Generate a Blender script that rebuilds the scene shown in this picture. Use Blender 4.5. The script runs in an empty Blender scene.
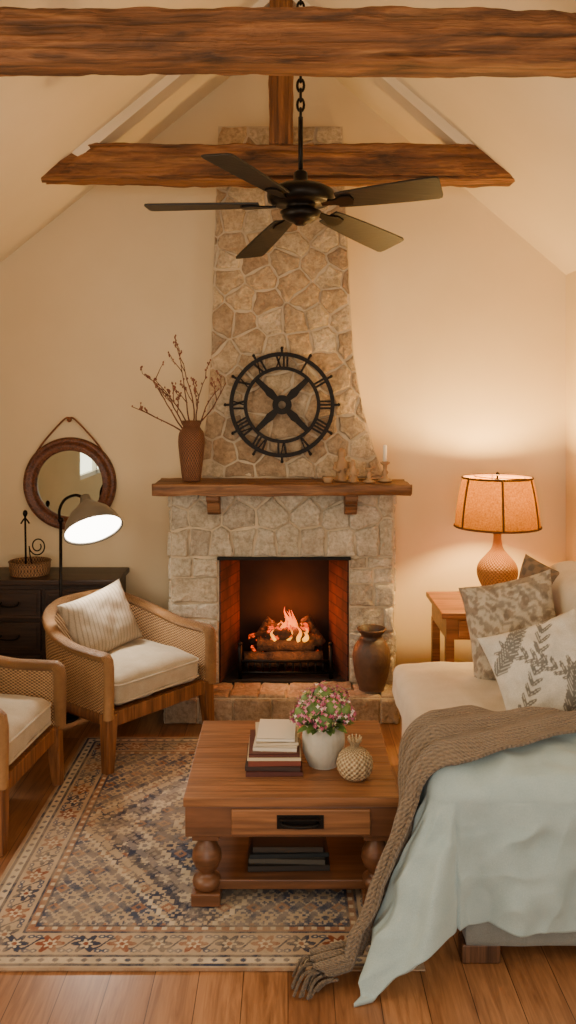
import bpy, bmesh, math, random
from mathutils import Vector, Matrix, noise
import numpy as np
random.seed(7)
SC = bpy.context.scene
pi = math.pi

# ---------------------------------------------------------------- colours / materials
def C(h, a=1.0):
    h = h.lstrip('#')
    out = []
    for i in (0, 2, 4):
        v = int(h[i:i+2], 16) / 255.0
        out.append(v/12.92 if v <= 0.04045 else ((v+0.055)/1.055)**2.4)
    return (out[0], out[1], out[2], a)

def base(name):
    m = bpy.data.materials.new(name)
    m.use_nodes = True
    nt = m.node_tree
    b = nt.nodes['Principled BSDF']
    return m, nt, b

def L(nt, a, b):
    nt.links.new(a, b)

def ramp(nt, fac, stops, interp='LINEAR'):
    r = nt.nodes.new('ShaderNodeValToRGB')
    cr = r.color_ramp
    cr.interpolation = interp
    while len(cr.elements) < len(stops):
        cr.elements.new(0.5)
    for e, (p, c) in zip(cr.elements, stops):
        e.position = p
        e.color = C(c) if isinstance(c, str) else c
    L(nt, fac, r.inputs[0])
    return r.outputs[0]

def coords(nt, kind='Object', scale=(1, 1, 1), rot=(0, 0, 0)):
    tc = nt.nodes.new('ShaderNodeTexCoord')
    mp = nt.nodes.new('ShaderNodeMapping')
    mp.inputs['Scale'].default_value = scale
    mp.inputs['Rotation'].default_value = rot
    L(nt, tc.outputs[kind], mp.inputs[0])
    return mp.outputs[0]

def noise_n(nt, vec, scale, detail=4, rough=0.55, dist=0.0):
    n = nt.nodes.new('ShaderNodeTexNoise')
    n.inputs['Scale'].default_value = scale
    n.inputs['Detail'].default_value = detail
    n.inputs['Roughness'].default_value = rough
    n.inputs['Distortion'].default_value = dist
    L(nt, vec, n.inputs['Vector'])
    return n.outputs['Fac']

def bump(nt, b, h, strength=0.3, dist=0.01):
    bp = nt.nodes.new('ShaderNodeBump')
    bp.inputs['Strength'].default_value = strength
    bp.inputs['Distance'].default_value = dist
    L(nt, h, bp.inputs['Height'])
    L(nt, bp.outputs[0], b.inputs['Normal'])

def mix(nt, fac, a, b, mode='MIX'):
    m = nt.nodes.new('ShaderNodeMix')
    m.data_type = 'RGBA'
    m.blend_type = mode
    for s, v in ((m.inputs[0], fac), (m.inputs[6], a), (m.inputs[7], b)):
        if isinstance(v, (int, float)):
            s.default_value = v
        elif isinstance(v, tuple):
            s.default_value = v
        elif isinstance(v, str):
            s.default_value = C(v)
        else:
            L(nt, v, s)
    return m.outputs[2]

def plain(name, c1, c2=None, rough=0.6, metal=0.0, scale=8, bs=0.15, bscale=60, bd=0.004, sheen=0):
    m, nt, b = base(name)
    v = coords(nt)
    f = noise_n(nt, v, scale)
    L(nt, ramp(nt, f, [(0.3, c1), (0.7, c2 or c1)]), b.inputs['Base Color'])
    b.inputs['Roughness'].default_value = rough
    b.inputs['Metallic'].default_value = metal
    if sheen:
        b.inputs['Sheen Weight'].default_value = sheen
    if bs:
        bump(nt, b, noise_n(nt, v, bscale, 5), bs, bd)
    return m

def wood(name, c1, c2, c3, axis=0, scale=3.0, rough=0.5, bs=0.4, across=9, bd=0.006, along=0.8, gr=.8):
    m, nt, b = base(name)
    s = [across, across, across]
    s[axis] = along
    v = coords(nt, scale=tuple(s))
    f = noise_n(nt, v, scale, 8, 0.62, 0.9)
    s2 = [across*4, across*4, across*4]
    s2[axis] = 1.2
    v2 = coords(nt, scale=tuple(s2))
    g = noise_n(nt, v2, scale, 3, 0.5, 0.2)
    a = ramp(nt, f, [(0.30, c1), (0.5, c2), (0.72, c3)])
    gg = ramp(nt, g, [(0.3, '#8a8a8a'), (0.6, '#ffffff')])
    col = mix(nt, gr, a, gg, 'MULTIPLY')
    L(nt, col, b.inputs['Base Color'])
    b.inputs['Roughness'].default_value = rough
    mm = nt.nodes.new('ShaderNodeMath'); mm.operation = 'ADD'
    L(nt, f, mm.inputs[0]); L(nt, g, mm.inputs[1])
    bump(nt, b, mm.outputs[0], bs, bd)
    return m

def fabric(name, c1, c2=None, rough=0.9, wscale=350, bs=0.25, scale=14):
    m, nt, b = base(name)
    v = coords(nt)
    f = noise_n(nt, v, scale, 5)
    f2 = noise_n(nt, v, wscale, 2)
    col = mix(nt, 0.35, ramp(nt, f, [(0.3, c1), (0.7, c2 or c1)]), ramp(nt, f2, [(0.3, '#b0b0b0'), (0.65, '#ffffff')]), 'MULTIPLY')
    L(nt, col, b.inputs['Base Color'])
    b.inputs['Roughness'].default_value = rough
    b.inputs['Sheen Weight'].default_value = 0.2
    bump(nt, b, f2, bs, 0.003)
    return m

def weave(name, c_lo, c_hi, fu, fv, rough=0.6, bs=0.6, use_uv=True):
    m, nt, b = base(name)
    tc = nt.nodes.new('ShaderNodeTexCoord')
    sp = nt.nodes.new('ShaderNodeSeparateXYZ')
    L(nt, tc.outputs['UV' if use_uv else 'Object'], sp.inputs[0])
    def sn(out, f, ph=0):
        a = nt.nodes.new('ShaderNodeMath'); a.operation = 'MULTIPLY_ADD'
        a.inputs[1].default_value = f; a.inputs[2].default_value = ph
        L(nt, out, a.inputs[0])
        s = nt.nodes.new('ShaderNodeMath'); s.operation = 'SINE'
        L(nt, a.outputs[0], s.inputs[0])
        return s.outputs[0]
    s1 = sn(sp.outputs[0], fu); s2 = sn(sp.outputs[1], fv)
    p = nt.nodes.new('ShaderNodeMath'); p.operation = 'MULTIPLY'
    L(nt, s1, p.inputs[0]); L(nt, s2, p.inputs[1])
    q = nt.nodes.new('ShaderNodeMath'); q.operation = 'MULTIPLY_ADD'
    q.inputs[1].default_value = 0.5; q.inputs[2].default_value = 0.5
    L(nt, p.outputs[0], q.inputs[0])
    n = noise_n(nt, coords(nt), 40, 3)
    q2 = nt.nodes.new('ShaderNodeMath'); q2.operation = 'MULTIPLY_ADD'
    q2.inputs[1].default_value = 0.35
    L(nt, n, q2.inputs[0]); L(nt, q.outputs[0], q2.inputs[2])
    L(nt, ramp(nt, q2.outputs[0], [(0.3, c_lo), (0.95, c_hi)]), b.inputs['Base Color'])
    b.inputs['Roughness'].default_value = rough
    bump(nt, b, q2.outputs[0], bs, 0.006)
    return m

def emis(name, col, strength):
    m, nt, b = base(name)
    b.inputs['Base Color'].default_value = C(col)
    b.inputs['Emission Color'].default_value = C(col)
    b.inputs['Emission Strength'].default_value = strength
    return m

def stone_mat(name, cols, bs=0.8):
    m, nt, b = base(name)
    g = nt.nodes.new('ShaderNodeNewGeometry')
    k = len(cols)
    a = ramp(nt, g.outputs['Random Per Island'], [(i/(k-1), c) for i, c in enumerate(cols)])
    v = coords(nt)
    f = noise_n(nt, v, 9, 8, 0.65)
    f2 = noise_n(nt, v, 45, 6, 0.7)
    col = mix(nt, 0.6, a, ramp(nt, f, [(0.3, '#b8ae9e'), (0.62, '#ffffff')]), 'MULTIPLY')
    col = mix(nt, 0.6, col, ramp(nt, f2, [(0.35, '#a49c90'), (0.6, '#ffffff')]), 'MULTIPLY')
    L(nt, col, b.inputs['Base Color'])
    b.inputs['Roughness'].default_value = 0.92
    mm = nt.nodes.new('ShaderNodeMath'); mm.operation = 'ADD'
    L(nt, f, mm.inputs[0]); L(nt, f2, mm.inputs[1])
    bump(nt, b, mm.outputs[0], bs, 0.02)
    return m

def vcol_mat(name, rough=0.95, bs=0.3, bscale=300, sheen=0.1, tint=0.3):
    m, nt, b = base(name)
    a = nt.nodes.new('ShaderNodeAttribute'); a.attribute_name = 'Col'
    v = coords(nt)
    n = noise_n(nt, v, bscale, 3)
    n2 = noise_n(nt, v, 12, 5)
    col = mix(nt, tint, a.outputs['Color'], ramp(nt, n, [(0.3, '#909090'), (0.65, '#ffffff')]), 'MULTIPLY')
    col = mix(nt, 0.4, col, ramp(nt, n2, [(0.3, '#b0b0b0'), (0.65, '#ffffff')]), 'MULTIPLY')
    L(nt, col, b.inputs['Base Color'])
    b.inputs['Roughness'].default_value = rough
    b.inputs['Sheen Weight'].default_value = sheen
    bump(nt, b, n, bs, 0.004)
    return m

# ---------------------------------------------------------------- object helpers
def group(name, loc=(0, 0, 0), rz=0.0, world=True):
    e = bpy.data.objects.new(name, None)
    e.empty_display_size = 0.1
    e.location = loc
    e.rotation_euler = (0, 0, rz)
    SC.collection.objects.link(e)
    e['world'] = 1 if world else 0
    return e

def link(ob, parent):
    SC.collection.objects.link(ob)
    if parent is not None:
        ob.parent = parent
        if parent['world']:
            ob.matrix_parent_inverse = Matrix.Translation(Vector(parent.location)).inverted()

class MB:
    def __init__(s):
        s.v = []; s.f = []
    def add(s, vs, fs):
        o = len(s.v)
        s.v += [tuple(v) for v in vs]
        s.f += [tuple(i+o for i in f) for f in fs]
        return o
    def box(s, c, size, R=None):
        vs = []
        for dz in (-.5, .5):
            for dy in (-.5, .5):
                for dx in (-.5, .5):
                    p = Vector((dx*size[0], dy*size[1], dz*size[2]))
                    if R is not None: p = R @ p
                    vs.append(p + Vector(c))
        s.add(vs, [(0, 2, 3, 1), (4, 5, 7, 6), (0, 1, 5, 4), (2, 6, 7, 3), (0, 4, 6, 2), (1, 3, 7, 5)])
        return s
    def bx(s, x0, x1, y0, y1, z0, z1):
        return s.box(((x0+x1)/2, (y0+y1)/2, (z0+z1)/2), (abs(x1-x0), abs(y1-y0), abs(z1-z0)))
    def lathe(s, prof, M=None, seg=32, wob=None, cap=True):
        M = M or Matrix.Identity(4)
        vs = []
        for k, (r, z) in enumerate(prof):
            for i in range(seg):
                a = 2*pi*i/seg
                rr = r*(1+(wob(a, z) if wob else 0))
                vs.append(M @ Vector((rr*math.cos(a), rr*math.sin(a), z)))
        fs = []
        for k in range(len(prof)-1):
            for i in range(seg):
                j = (i+1) % seg
                fs.append((k*seg+i, k*seg+j, (k+1)*seg+j, (k+1)*seg+i))
        if cap:
            if prof[0][0] > 1e-4: fs.append(tuple(reversed(range(seg))))
            if prof[-1][0] > 1e-4: fs.append(tuple(range((len(prof)-1)*seg, len(prof)*seg)))
        s.add(vs, fs)
        return s
    def tube(s, pts, r, seg=8, closed=False, flat=None, up=None):
        pts = [Vector(p) for p in pts]
        n = len(pts)
        rs = r if isinstance(r, (list, tuple)) else [r]*n
        vs = []
        prev = None
        for i, p in enumerate(pts):
            if closed:
                t = pts[(i+1) % n]-pts[i-1]
            else:
                t = pts[min(i+1, n-1)]-pts[max(i-1, 0)]
            t.normalize()
            if prev is None:
                u = Vector(up) if up else (Vector((0, 0, 1)) if abs(t.z) < .9 else Vector((1, 0, 0)))
            else:
                u = prev
            u = (u - t*u.dot(t)).normalized()
            prev = u
            w = t.cross(u)
            for k in range(seg):
                a = 2*pi*k/seg
                fa = flat or (1, 1)
                vs.append(p + u*math.cos(a)*rs[i]*fa[0] + w*math.sin(a)*rs[i]*fa[1])
        fs = []
        m = n if closed else n-1
        for i in range(m):
            ii = (i+1) % n
            for k in range(seg):
                kk = (k+1) % seg
                fs.append((i*seg+k, i*seg+kk, ii*seg+kk, ii*seg+k))
        if not closed:
            fs.append(tuple(reversed(range(seg)))); fs.append(tuple(range((n-1)*seg, n*seg)))
        s.add(vs, fs)
        return s
    def prism(s, poly, M, h):
        n = len(poly)
        vs = [M @ Vector((p[0], p[1], 0)) for p in poly]+[M @ Vector((p[0], p[1], h)) for p in poly]
        fs = [tuple(reversed(range(n))), tuple(range(n, 2*n))]
        for i in range(n):
            j = (i+1) % n
            fs.append((i, j, n+j, n+i))
        s.add(vs, fs)
        return s
    def ico(s, c, r, sub=1, sc=(1, 1, 1)):
        bm = bmesh.new()
        bmesh.ops.create_icosphere(bm, subdivisions=sub, radius=r)
        vs = [Vector((v.co.x*sc[0], v.co.y*sc[1], v.co.z*sc[2]))+Vector(c) for v in bm.verts]
        bm.verts.index_update()
        fs = [tuple(v.index for v in f.verts) for f in bm.faces]
        bm.free()
        s.add(vs, fs)
        return s
    def done(s, name, mat, parent=None, smooth=False, bevel=0, bseg=2, subsurf=0, fix=True, solid=0):
        me = bpy.data.meshes.new(name)
        me.from_pydata(s.v, [], s.f)
        me.update()
        if fix:
            bm = bmesh.new(); bm.from_mesh(me)
            bmesh.ops.recalc_face_normals(bm, faces=bm.faces)
            bm.to_mesh(me); bm.free()
        if smooth:
            me.polygons.foreach_set('use_smooth', [True]*len(me.polygons))
        if mat: me.materials.append(mat)
        ob = bpy.data.objects.new(name, me)
        link(ob, parent)
        if bevel:
            md = ob.modifiers.new('bev', 'BEVEL'); md.width = bevel; md.segments = bseg; md.limit_method = 'ANGLE'
            md.angle_limit = math.radians(40)
            me.polygons.foreach_set('use_smooth', [True]*len(me.polygons))
            ob.modifiers.new('wn', 'WEIGHTED_NORMAL')
        if solid:
            md = ob.modifiers.new('sol', 'SOLIDIFY'); md.thickness = solid; md.offset = -1
        return ob

def gridobj(name, func, nu, nv, mat, parent=None, smooth=True, closed_u=False, solid=0):
    vs = []
    cu = nu if closed_u else nu+1
    for j in range(nv+1):
        for i in range(cu):
            vs.append(tuple(func(i/nu, j/nv)))
    fs = []; uvs = []
    for j in range(nv):
        for i in range(nu):
            a = j*cu+i; b = j*cu+(i+1) % cu; c = (j+1)*cu+(i+1) % cu; d = (j+1)*cu+i
            fs.append((a, b, c, d))
            uvs += [i/nu, j/nv, (i+1)/nu, j/nv, (i+1)/nu, (j+1)/nv, i/nu, (j+1)/nv]
    me = bpy.data.meshes.new(name)
    me.from_pydata(vs, [], fs); me.update()
    ul = me.uv_layers.new(name='UVMap')
    ul.data.foreach_set('uv', uvs)
    if smooth: me.polygons.foreach_set('use_smooth', [True]*len(me.polygons))
    if mat: me.materials.append(mat)
    ob = bpy.data.objects.new(name, me)
    link(ob, parent)
    if solid:
        md = ob.modifiers.new('sol', 'SOLIDIFY'); md.thickness = solid; md.offset = -1
    return ob

def catmull(pts, n=8, closed=False):
    P = [Vector(p) for p in pts]
    out = []
    m = len(P)
    rng = range(m) if closed else range(m-1)
    for i in rng:
        if closed:
            p0, p1, p2, p3 = P[i-1], P[i], P[(i+1) % m], P[(i+2) % m]
        else:
            p0, p1, p2, p3 = P[max(i-1, 0)], P[i], P[i+1], P[min(i+2, m-1)]
        for k in range(n):
            t = k/n
            out.append(0.5*((2*p1)+(p2-p0)*t+(2*p0-5*p1+4*p2-p3)*t*t+(3*p1-p0-3*p2+p3)*t*t*t))
    if not closed: out.append(P[-1])
    return out

def nz(x, y, z, s=1.0):
    return noise.noise(Vector((x*s, y*s, z*s)))

def sstep(a, b, x):
    t = max(0, min(1, (x-a)/(b-a)))
    return t*t*(3-2*t)

def add_light(name, typ, loc, energy, color, size=.1, rot=None, parent=None, **kw):
    ld = bpy.data.lights.new(name, typ); ld.energy = energy; ld.color = color
    if typ == 'AREA':
        ld.shape = 'RECTANGLE'; ld.size = size[0]; ld.size_y = size[1]
    else:
        ld.shadow_soft_size = size
    for k, v in kw.items(): setattr(ld, k, v)
    o = bpy.data.objects.new(name, ld); o.location = loc
    if rot: o.rotation_euler = rot
    link(o, parent)
    return o

# ---------------------------------------------------------------- room constants
YW = 5.2; XR = 1.70; XL = -1.80; RX = -0.03; RZ = 3.99
ZR = 2.515; ZL = 2.556; YB = -1.8

def wallmat(name, c1, c2):
    m, nt, b = base(name)
    v = coords(nt)
    f = noise_n(nt, v, 1.5, 5)
    L(nt, ramp(nt, f, [(0.3, c1), (0.7, c2)]), b.inputs['Base Color'])
    b.inputs['Roughness'].default_value = 0.9
    bump(nt, b, noise_n(nt, v, 14, 6, 0.6), 0.12, 0.01)
    return m
M_wall = wallmat('wall_plaster', '#dfcba6', '#e6d3b0')
M_ceil = wallmat('ceiling_plaster', '#e4d5b8', '#ebdcc2')

m, nt, b = base('floor_oak_planks')
tc = nt.nodes.new('ShaderNodeTexCoord')
sp = nt.nodes.new('ShaderNodeSeparateXYZ'); L(nt, tc.outputs['Object'], sp.inputs[0])
cb = nt.nodes.new('ShaderNodeCombineXYZ'); L(nt, sp.outputs[1], cb.inputs[0]); L(nt, sp.outputs[0], cb.inputs[1])
br = nt.nodes.new('ShaderNodeTexBrick')
br.inputs['Color1'].default_value = C('#84593a'); br.inputs['Color2'].default_value = C('#aa7a52')
br.inputs['Mortar'].default_value = C('#4a2e1c')
br.inputs['Scale'].default_value = 1.0; br.inputs['Mortar Size'].default_value = 0.0016
br.inputs['Brick Width'].default_value = 1.1; br.inputs['Row Height'].default_value = 0.135
br.inputs['Mortar Smooth'].default_value = 0.3
br.offset = 0.37
L(nt, cb.outputs[0], br.inputs['Vector'])
g1 = noise_n(nt, coords(nt, scale=(22, 1.6, 1)), 2.2, 7, 0.6, 0.8)
col = mix(nt, 0.7, br.outputs['Color'], ramp(nt, g1, [(0.3, '#8f7a6a'), (0.62, '#ffffff')]), 'MULTIPLY')
L(nt, col, b.inputs['Base Color'])
b.inputs['Roughness'].default_value = 0.36
bump(nt, b, br.outputs['Fac'], -0.4, 0.003)
M_floor = m

MB().bx(XL-.1, XR+.1, YB-.1, YW+.1, -.1, 0).done('floor', M_floor)
Mxz = lambda y: Matrix(((1, 0, 0, 0), (0, 0, 1, y), (0, 1, 0, 0), (0, 0, 0, 1)))
gab = [(XL-.1, 0), (XR+.1, 0), (XR+.1, ZR-.085), (RX, RZ), (XL-.1, ZL-.081)]
MB().prism(gab, Mxz(YW), .1).done('wall_back', M_wall)
WL0, WL1, WR0, WR1, WZ0, WZ1 = 1.0, 3.0, .6, 2.4, 1.05, 2.2
w = MB(); w.bx(XR, XR+.1, YB, WR0, 0, ZR); w.bx(XR, XR+.1, WR1, YW, 0, ZR); w.bx(XR, XR+.1, WR0, WR1, 0, WZ0); w.bx(XR, XR+.1, WR0, WR1, WZ1, ZR)
w.done('wall_right', M_wall)
w = MB(); w.bx(XL-.1, XL, YB, WL0, 0, ZL); w.bx(XL-.1, XL, WL1, YW, 0, ZL); w.bx(XL-.1, XL, WL0, WL1, 0, WZ0); w.bx(XL-.1, XL, WL0, WL1, WZ1, ZL)
w.done('wall_left', M_wall)
w = MB()
w.bx(XL, -1.2, YB-.1, YB, 0, 2.5); w.bx(1.1, XR, YB-.1, YB, 0, 2.5)
w.bx(-1.2, 1.1, YB-.1, YB, 0, .7); w.bx(-1.2, 1.1, YB-.1, YB, 2.3, 2.5)
w.prism([(XL, 2.5), (XR, 2.5), (RX, RZ)], Mxz(YB-.1), .1)
w.done('wall_front', M_wall)
M_white = plain('painted_trim', '#e6ddd0', '#efe6da', rough=.5, bs=0)
w = MB()
for x in (-1.2, -.43, .33, 1.06): w.bx(x, x+.04, YB-.05, YB-.01, .7, 2.3)
for z in (.7, 1.5, 2.26): w.bx(-1.2, 1.1, YB-.05, YB-.01, z, z+.04)
w.done('added_window_1', M_white)  # unseen window added behind the camera to carry fill light
for nm, xx, a, c in (('added_window_2', XL-.03, WL0, WL1), ('added_window_3', XR+.03, WR0, WR1)):  # unseen side windows, added so fill light reaches deeper into the room
    w = MB()
    for k in range(4):
        y = a+(c-a-.04)*k/3; w.bx(xx-.02, xx+.02, y, y+.04, WZ0, WZ1)
    for z in (WZ0, (WZ0+WZ1)/2, WZ1-.04): w.bx(xx-.02, xx+.02, a, c, z, z+.04)
    w.done(nm, M_white)
MB().prism([(RX, RZ), (XR+.1, ZR-.085), (XR+.1, ZR+.03), (RX, RZ+.12), (XL-.1, ZL+.03), (XL-.1, ZL-.081)], Mxz(YB), YW-YB+.1).done('ceiling', M_ceil)
sb = MB(); sb.bx(XL, -.7, YW-.015, YW, 0, .09); sb.bx(.63, XR, YW-.015, YW, 0, .09); sb.done('baseboard_back', M_white, bevel=.003)
MB().bx(XL, XL+.015, YB, YW-.015, 0, .09).done('baseboard_left', M_white, bevel=.003)
MB().bx(XR-.015, XR, YB, YW-.015, 0, .09).done('baseboard_right', M_white, bevel=.003)

def ceilz(x):
    return RZ-(x-RX)*(RZ-ZR)/(XR-RX) if x > RX else RZ-(RX-x)*(RZ-ZL)/(RX-XL)
DB2 = 4.62
r = MB(); t = .05
xa, xb = -1.16, 1.09
r.prism([(RX, RZ), (xb, ceilz(xb)), (xb-.05, ceilz(xb)-t*.6), (RX, RZ-t), (xa+.05, ceilz(xa)-t*.6), (xa, ceilz(xa))], Mxz(DB2-.07), .14)
r.done('trim_1', M_ceil)

# ---------------------------------------------------------------- beams
M_beam = wood('hewn_beam_wood', '#34200f', '#80502a', '#b07a48', axis=0, scale=1.5, rough=.7, bs=.9, across=9, bd=.02, along=1.1)
M_beamz = wood('hewn_post_wood', '#34200f', '#80502a', '#a87240', axis=2, scale=1.6, rough=.7, bs=.8, across=9, bd=.02)

def rough_beam(name, p0, p1, w, h, mat, parent=None, amp=.012, up=(0, 0, 1), seg=44, step=.016, rr=.12, seed=0, endclip=None, sagk=.9):
    p0 = Vector(p0); p1 = Vector(p1)
    t = (p1-p0); Ln = t.length; t.normalize()
    u = Vector(up); s = t.cross(u).normalized()
    n = int(Ln/step)
    vs = []
    for i in range(n+1):
        q = i/n*Ln
        for k in range(seg):
            a = 2*pi*k/seg
            ca, sa = math.cos(a), math.sin(a)
            e = rr*2
            X = abs(ca)**e*(1 if ca > 0 else -1)*w/2
            Z = abs(sa)**e*(1 if sa > 0 else -1)*h/2
            d = amp*(nz(q*1.3+seed, X*9, Z*9)*.8+nz(q*7+seed, X*30, Z*30+3)*.6+nz(q*20+seed, X*50, Z*50+3)*.25)
            g = nz(q*1.1+seed*2, X*45, Z*45+9)
            d -= amp*1.3*max(0, g-.2)*2.4
            sag = amp*sagk*nz(q*.8+seed, 5, 1)
            qq = q
            if endclip: qq = endclip(q, Ln, Z)
            vs.append(p0+t*qq+s*(X*(1+d*6/w*.3)+(d if X > 0 else -d))+u*(Z+(d if Z > 0 else -d)+sag))
    fs = []
    for i in range(n):
        for k in range(seg):
            kk = (k+1) % seg
            fs.append((i*seg+k, i*seg+kk, (i+1)*seg+kk, (i+1)*seg+k))
    fs.append(tuple(reversed(range(seg)))); fs.append(tuple(range(n*seg, (n+1)*seg)))
    b = MB(); b.add(vs, fs)
    return b.done(name, mat, parent, smooth=True)

def beamends(q, Ln, Z):
    f = max(0, 1-q/.4); g = max(0, 1-(Ln-q)/.4)
    return q + f*(Z+.10)*1.15 - g*(Z+.10)*1.15
rough_beam('ceiling_beam', (-1.34, DB2, 3.030), (1.285, DB2, 3.022), .16, .195, M_beam, seed=3, endclip=beamends, sagk=.4)
rough_beam('ceiling_beam.001', (-1.33, 2.9, 2.972), (1.26, 2.9, 2.965), .16, .182, M_beam, seed=14, amp=.010, endclip=beamends, sagk=.4)
rough_beam('king_post', (-.04, DB2, 3.12), (-.04, DB2, 3.915), .13, .16, M_beamz, up=(0, 1, 0), seed=31, amp=.005)

# ---------------------------------------------------------------- fireplace
FP = group('stone_fireplace', (0, 5.0, 0))
M_mortar = plain('lime_mortar', '#c2b094', '#d0bea2', rough=.95, bs=.7, bscale=70, bd=.01)
M_st_up = stone_mat('chimney_fieldstone', ['#c4a888', '#dcc6a4', '#b69a7c', '#e0ceb0', '#caaa84', '#bba68c', '#d6b890', '#decdb2', '#be9e7a'])
M_st_lo = stone_mat('surround_limestone', ['#cfc5b2', '#dcd3c1', '#bfb3a0', '#e2d9c8', '#cdc0aa', '#d4cab6', '#c6b79e'])
M_st_he = stone_mat('hearth_stone', ['#b8a088', '#c8b096', '#ab947c', '#d0bca0'])

def clip(poly, p, n):
    out = []
    for i in range(len(poly)):
        a = poly[i]; b_ = poly[(i+1) % len(poly)]
        da = (a[0]-p[0])*n[0]+(a[1]-p[1])*n[1]; db = (b_[0]-p[0])*n[0]+(b_[1]-p[1])*n[1]
        if da <= 0: out.append(a)
        if (da < 0 < db) or (db < 0 < da):
            t = da/(da-db)
            out.append((a[0]+(b_[0]-a[0])*t, a[1]+(b_[1]-a[1])*t))
    return out

def voronoi(outline, seeds):
    cells = []
    for i, s in enumerate(seeds):
        poly = list(outline)
        for j, q in enumerate(seeds):
            if i == j or (s[0]-q[0])**2+(s[1]-q[1])**2 > .6: continue
            m_ = ((s[0]+q[0])/2, (s[1]+q[1])/2)
            n_ = ((q[0]-s[0]), (q[1]-s[1]))
            poly = clip(poly, m_, n_)
            if len(poly) < 3: break
        if len(poly) >= 3: cells.append(poly)
    return cells

def area(p):
    return .5*sum(p[i][0]*p[(i+1) % len(p)][1]-p[(i+1) % len(p)][0]*p[i][1] for i in range(len(p)))

def chaikin(p, k=2, r=.22):
    for _ in range(k):
        o = []
        for i in range(len(p)):
            a = p[i]; b_ = p[(i+1) % len(p)]
            o.append((a[0]*(1-r)+b_[0]*r, a[1]*(1-r)+b_[1]*r))
            o.append((a[0]*r+b_[0]*(1-r), a[1]*r+b_[1]*(1-r)))
        p = o
    return p

def add_stones(b, cells, M, h=.02, gap=.007, jit=.006, rng=random, relief=1.0):
    for poly in cells:
        A = area(poly)
        if abs(A) < .0006: continue
        if A < 0: poly = poly[::-1]
        pl = []
        for p in poly:
            if not pl or math.hypot(p[0]-pl[-1][0], p[1]-pl[-1][1]) > .012: pl.append(p)
        if len(pl) < 3: continue
        cx = sum(p[0] for p in pl)/len(pl); cy = sum(p[1] for p in pl)/len(pl)
        q = []
        for i in range(len(pl)):
            a = pl[i]; c = pl[(i+1) % len(pl)]
            q.append(a)
            ln = math.hypot(a[0]-c[0], a[1]-c[1])
            if ln > .05:
                nx, ny = (c[1]-a[1])/ln, -(c[0]-a[0])/ln
                for t in ((.33, .67) if ln > .1 else (.5,)):
                    o = rng.uniform(-jit, jit*.4)
                    q.append((a[0]+(c[0]-a[0])*t+nx*o, a[1]+(c[1]-a[1])*t+ny*o))
        def ins(P, g):
            o = []
            for p in P:
                dx, dy = cx-p[0], cy-p[1]; dl = math.hypot(dx, dy) or 1
                o.append((p[0]+dx/dl*min(g*1.25, dl*.8), p[1]+dy/dl*min(g*1.25, dl*.8)))
            return o
        q = chaikin(ins(q, gap), 2, .16)
        hh = h*rng.uniform(.5, 1.5)
        tx, ty = rng.uniform(-.07, .07)*relief, rng.uniform(-.07, .07)*relief
        rings = [(0, -.004), (0, hh*.55), (.003, hh*.9), (.009, hh*1.0), (.03, hh*1.02)]
        vs = []; n = len(q)
        for g, z in rings:
            for p in (ins(q, g) if g else q):
                zz = z+(p[0]-cx)*tx+(p[1]-cy)*ty if z > 0 else z
                if g > .005: zz += .007*nz(p[0]*18, p[1]*18, z*40)+.005*nz(p[0]*50, p[1]*50, 4)
                vs.append(M @ Vector((p[0], p[1], zz)))
        fs = []
        for k in range(len(rings)-1):
            for i in range(n):
                j = (i+1) % n
                fs.append((k*n+i, k*n+j, (k+1)*n+j, (k+1)*n+i))
        vs.append(M @ Vector((cx, cy, hh*1.04)))
        c = len(vs)-1
        for i in range(n):
            fs.append(((len(rings)-1)*n+i, (len(rings)-1)*n+(i+1) % n, c))
        b.add(vs, fs)

def frontM(y):
    return Matrix(((1, 0, 0, 0), (0, 0, -1, y), (0, 1, 0, 0), (0, 0, 0, 1)))
def leftM(x):
    return Matrix(((0, 0, -1, x), (1, 0, 0, 0), (0, 1, 0, 0), (0, 0, 0, 1)))
def rightM(x):
    return Matrix(((0, 0, 1, x), (1, 0, 0, 0), (0, 1, 0, 0), (0, 0, 0, 1)))
def topM(z):
    return Matrix(((1, 0, 0, 0), (0, 1, 0, 0), (0, 0, 1, z), (0, 0, 0, 1)))

outl = [(-.55, 1.29), (.57, 1.29), (.51, 1.45), (.435, 1.72), (.385, 2.02), (.365, 2.35), (.345, 2.8), (.322, 3.36), (-.41, 3.36), (-.44, 2.5), (-.455, 2.0), (-.475, 1.68), (-.51, 1.45)]
MB().prism(outl, Mxz(5.0), .2).done('chimney_core', M_mortar, FP)
rg = random.Random(23)
seeds = []
z = 1.33; row = 0
while z < 3.38:
    x = -.62 + (.10 if row % 2 else 0)+rg.uniform(-.02, .03)
    hrow = rg.uniform(.10, .145)
    while x < .68:
        big = rg.random() < .3
        seeds.append((x+rg.uniform(-.012, .012), z+rg.uniform(-.03, .03)))
        if big: x += rg.uniform(.20, .27)
        else:
            x += rg.uniform(.12, .19)
    z += hrow; row += 1
cells = voronoi(outl, seeds)
sb = MB(); add_stones(sb, cells, frontM(5.0), .014, gap=.0045, rng=rg, jit=.010)
def siderows(y0, y1, z0, z1, hmin=.08, hmax=.15, wmin=.12, wmax=.2, r=rg):
    out = []; z = z0
    while z < z1-.02:
        h = min(r.uniform(hmin, hmax), z1-z)
        if z1-z-h < .04: h = z1-z
        u = y0
        while u < y1-.01:
            w_ = r.uniform(wmin, wmax)
            if y1-u-w_ < wmin*.5: w_ = y1-u
            w_ = min(w_, y1-u)
            out.append([(u, z+r.uniform(-.004, .004)), (u+w_, z+r.uniform(-.004, .004)), (u+w_, z+h), (u, z+h)])
            u += w_
        z += h
    return out
sb.done('chimney_stones', M_st_up, FP, smooth=True)

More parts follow.
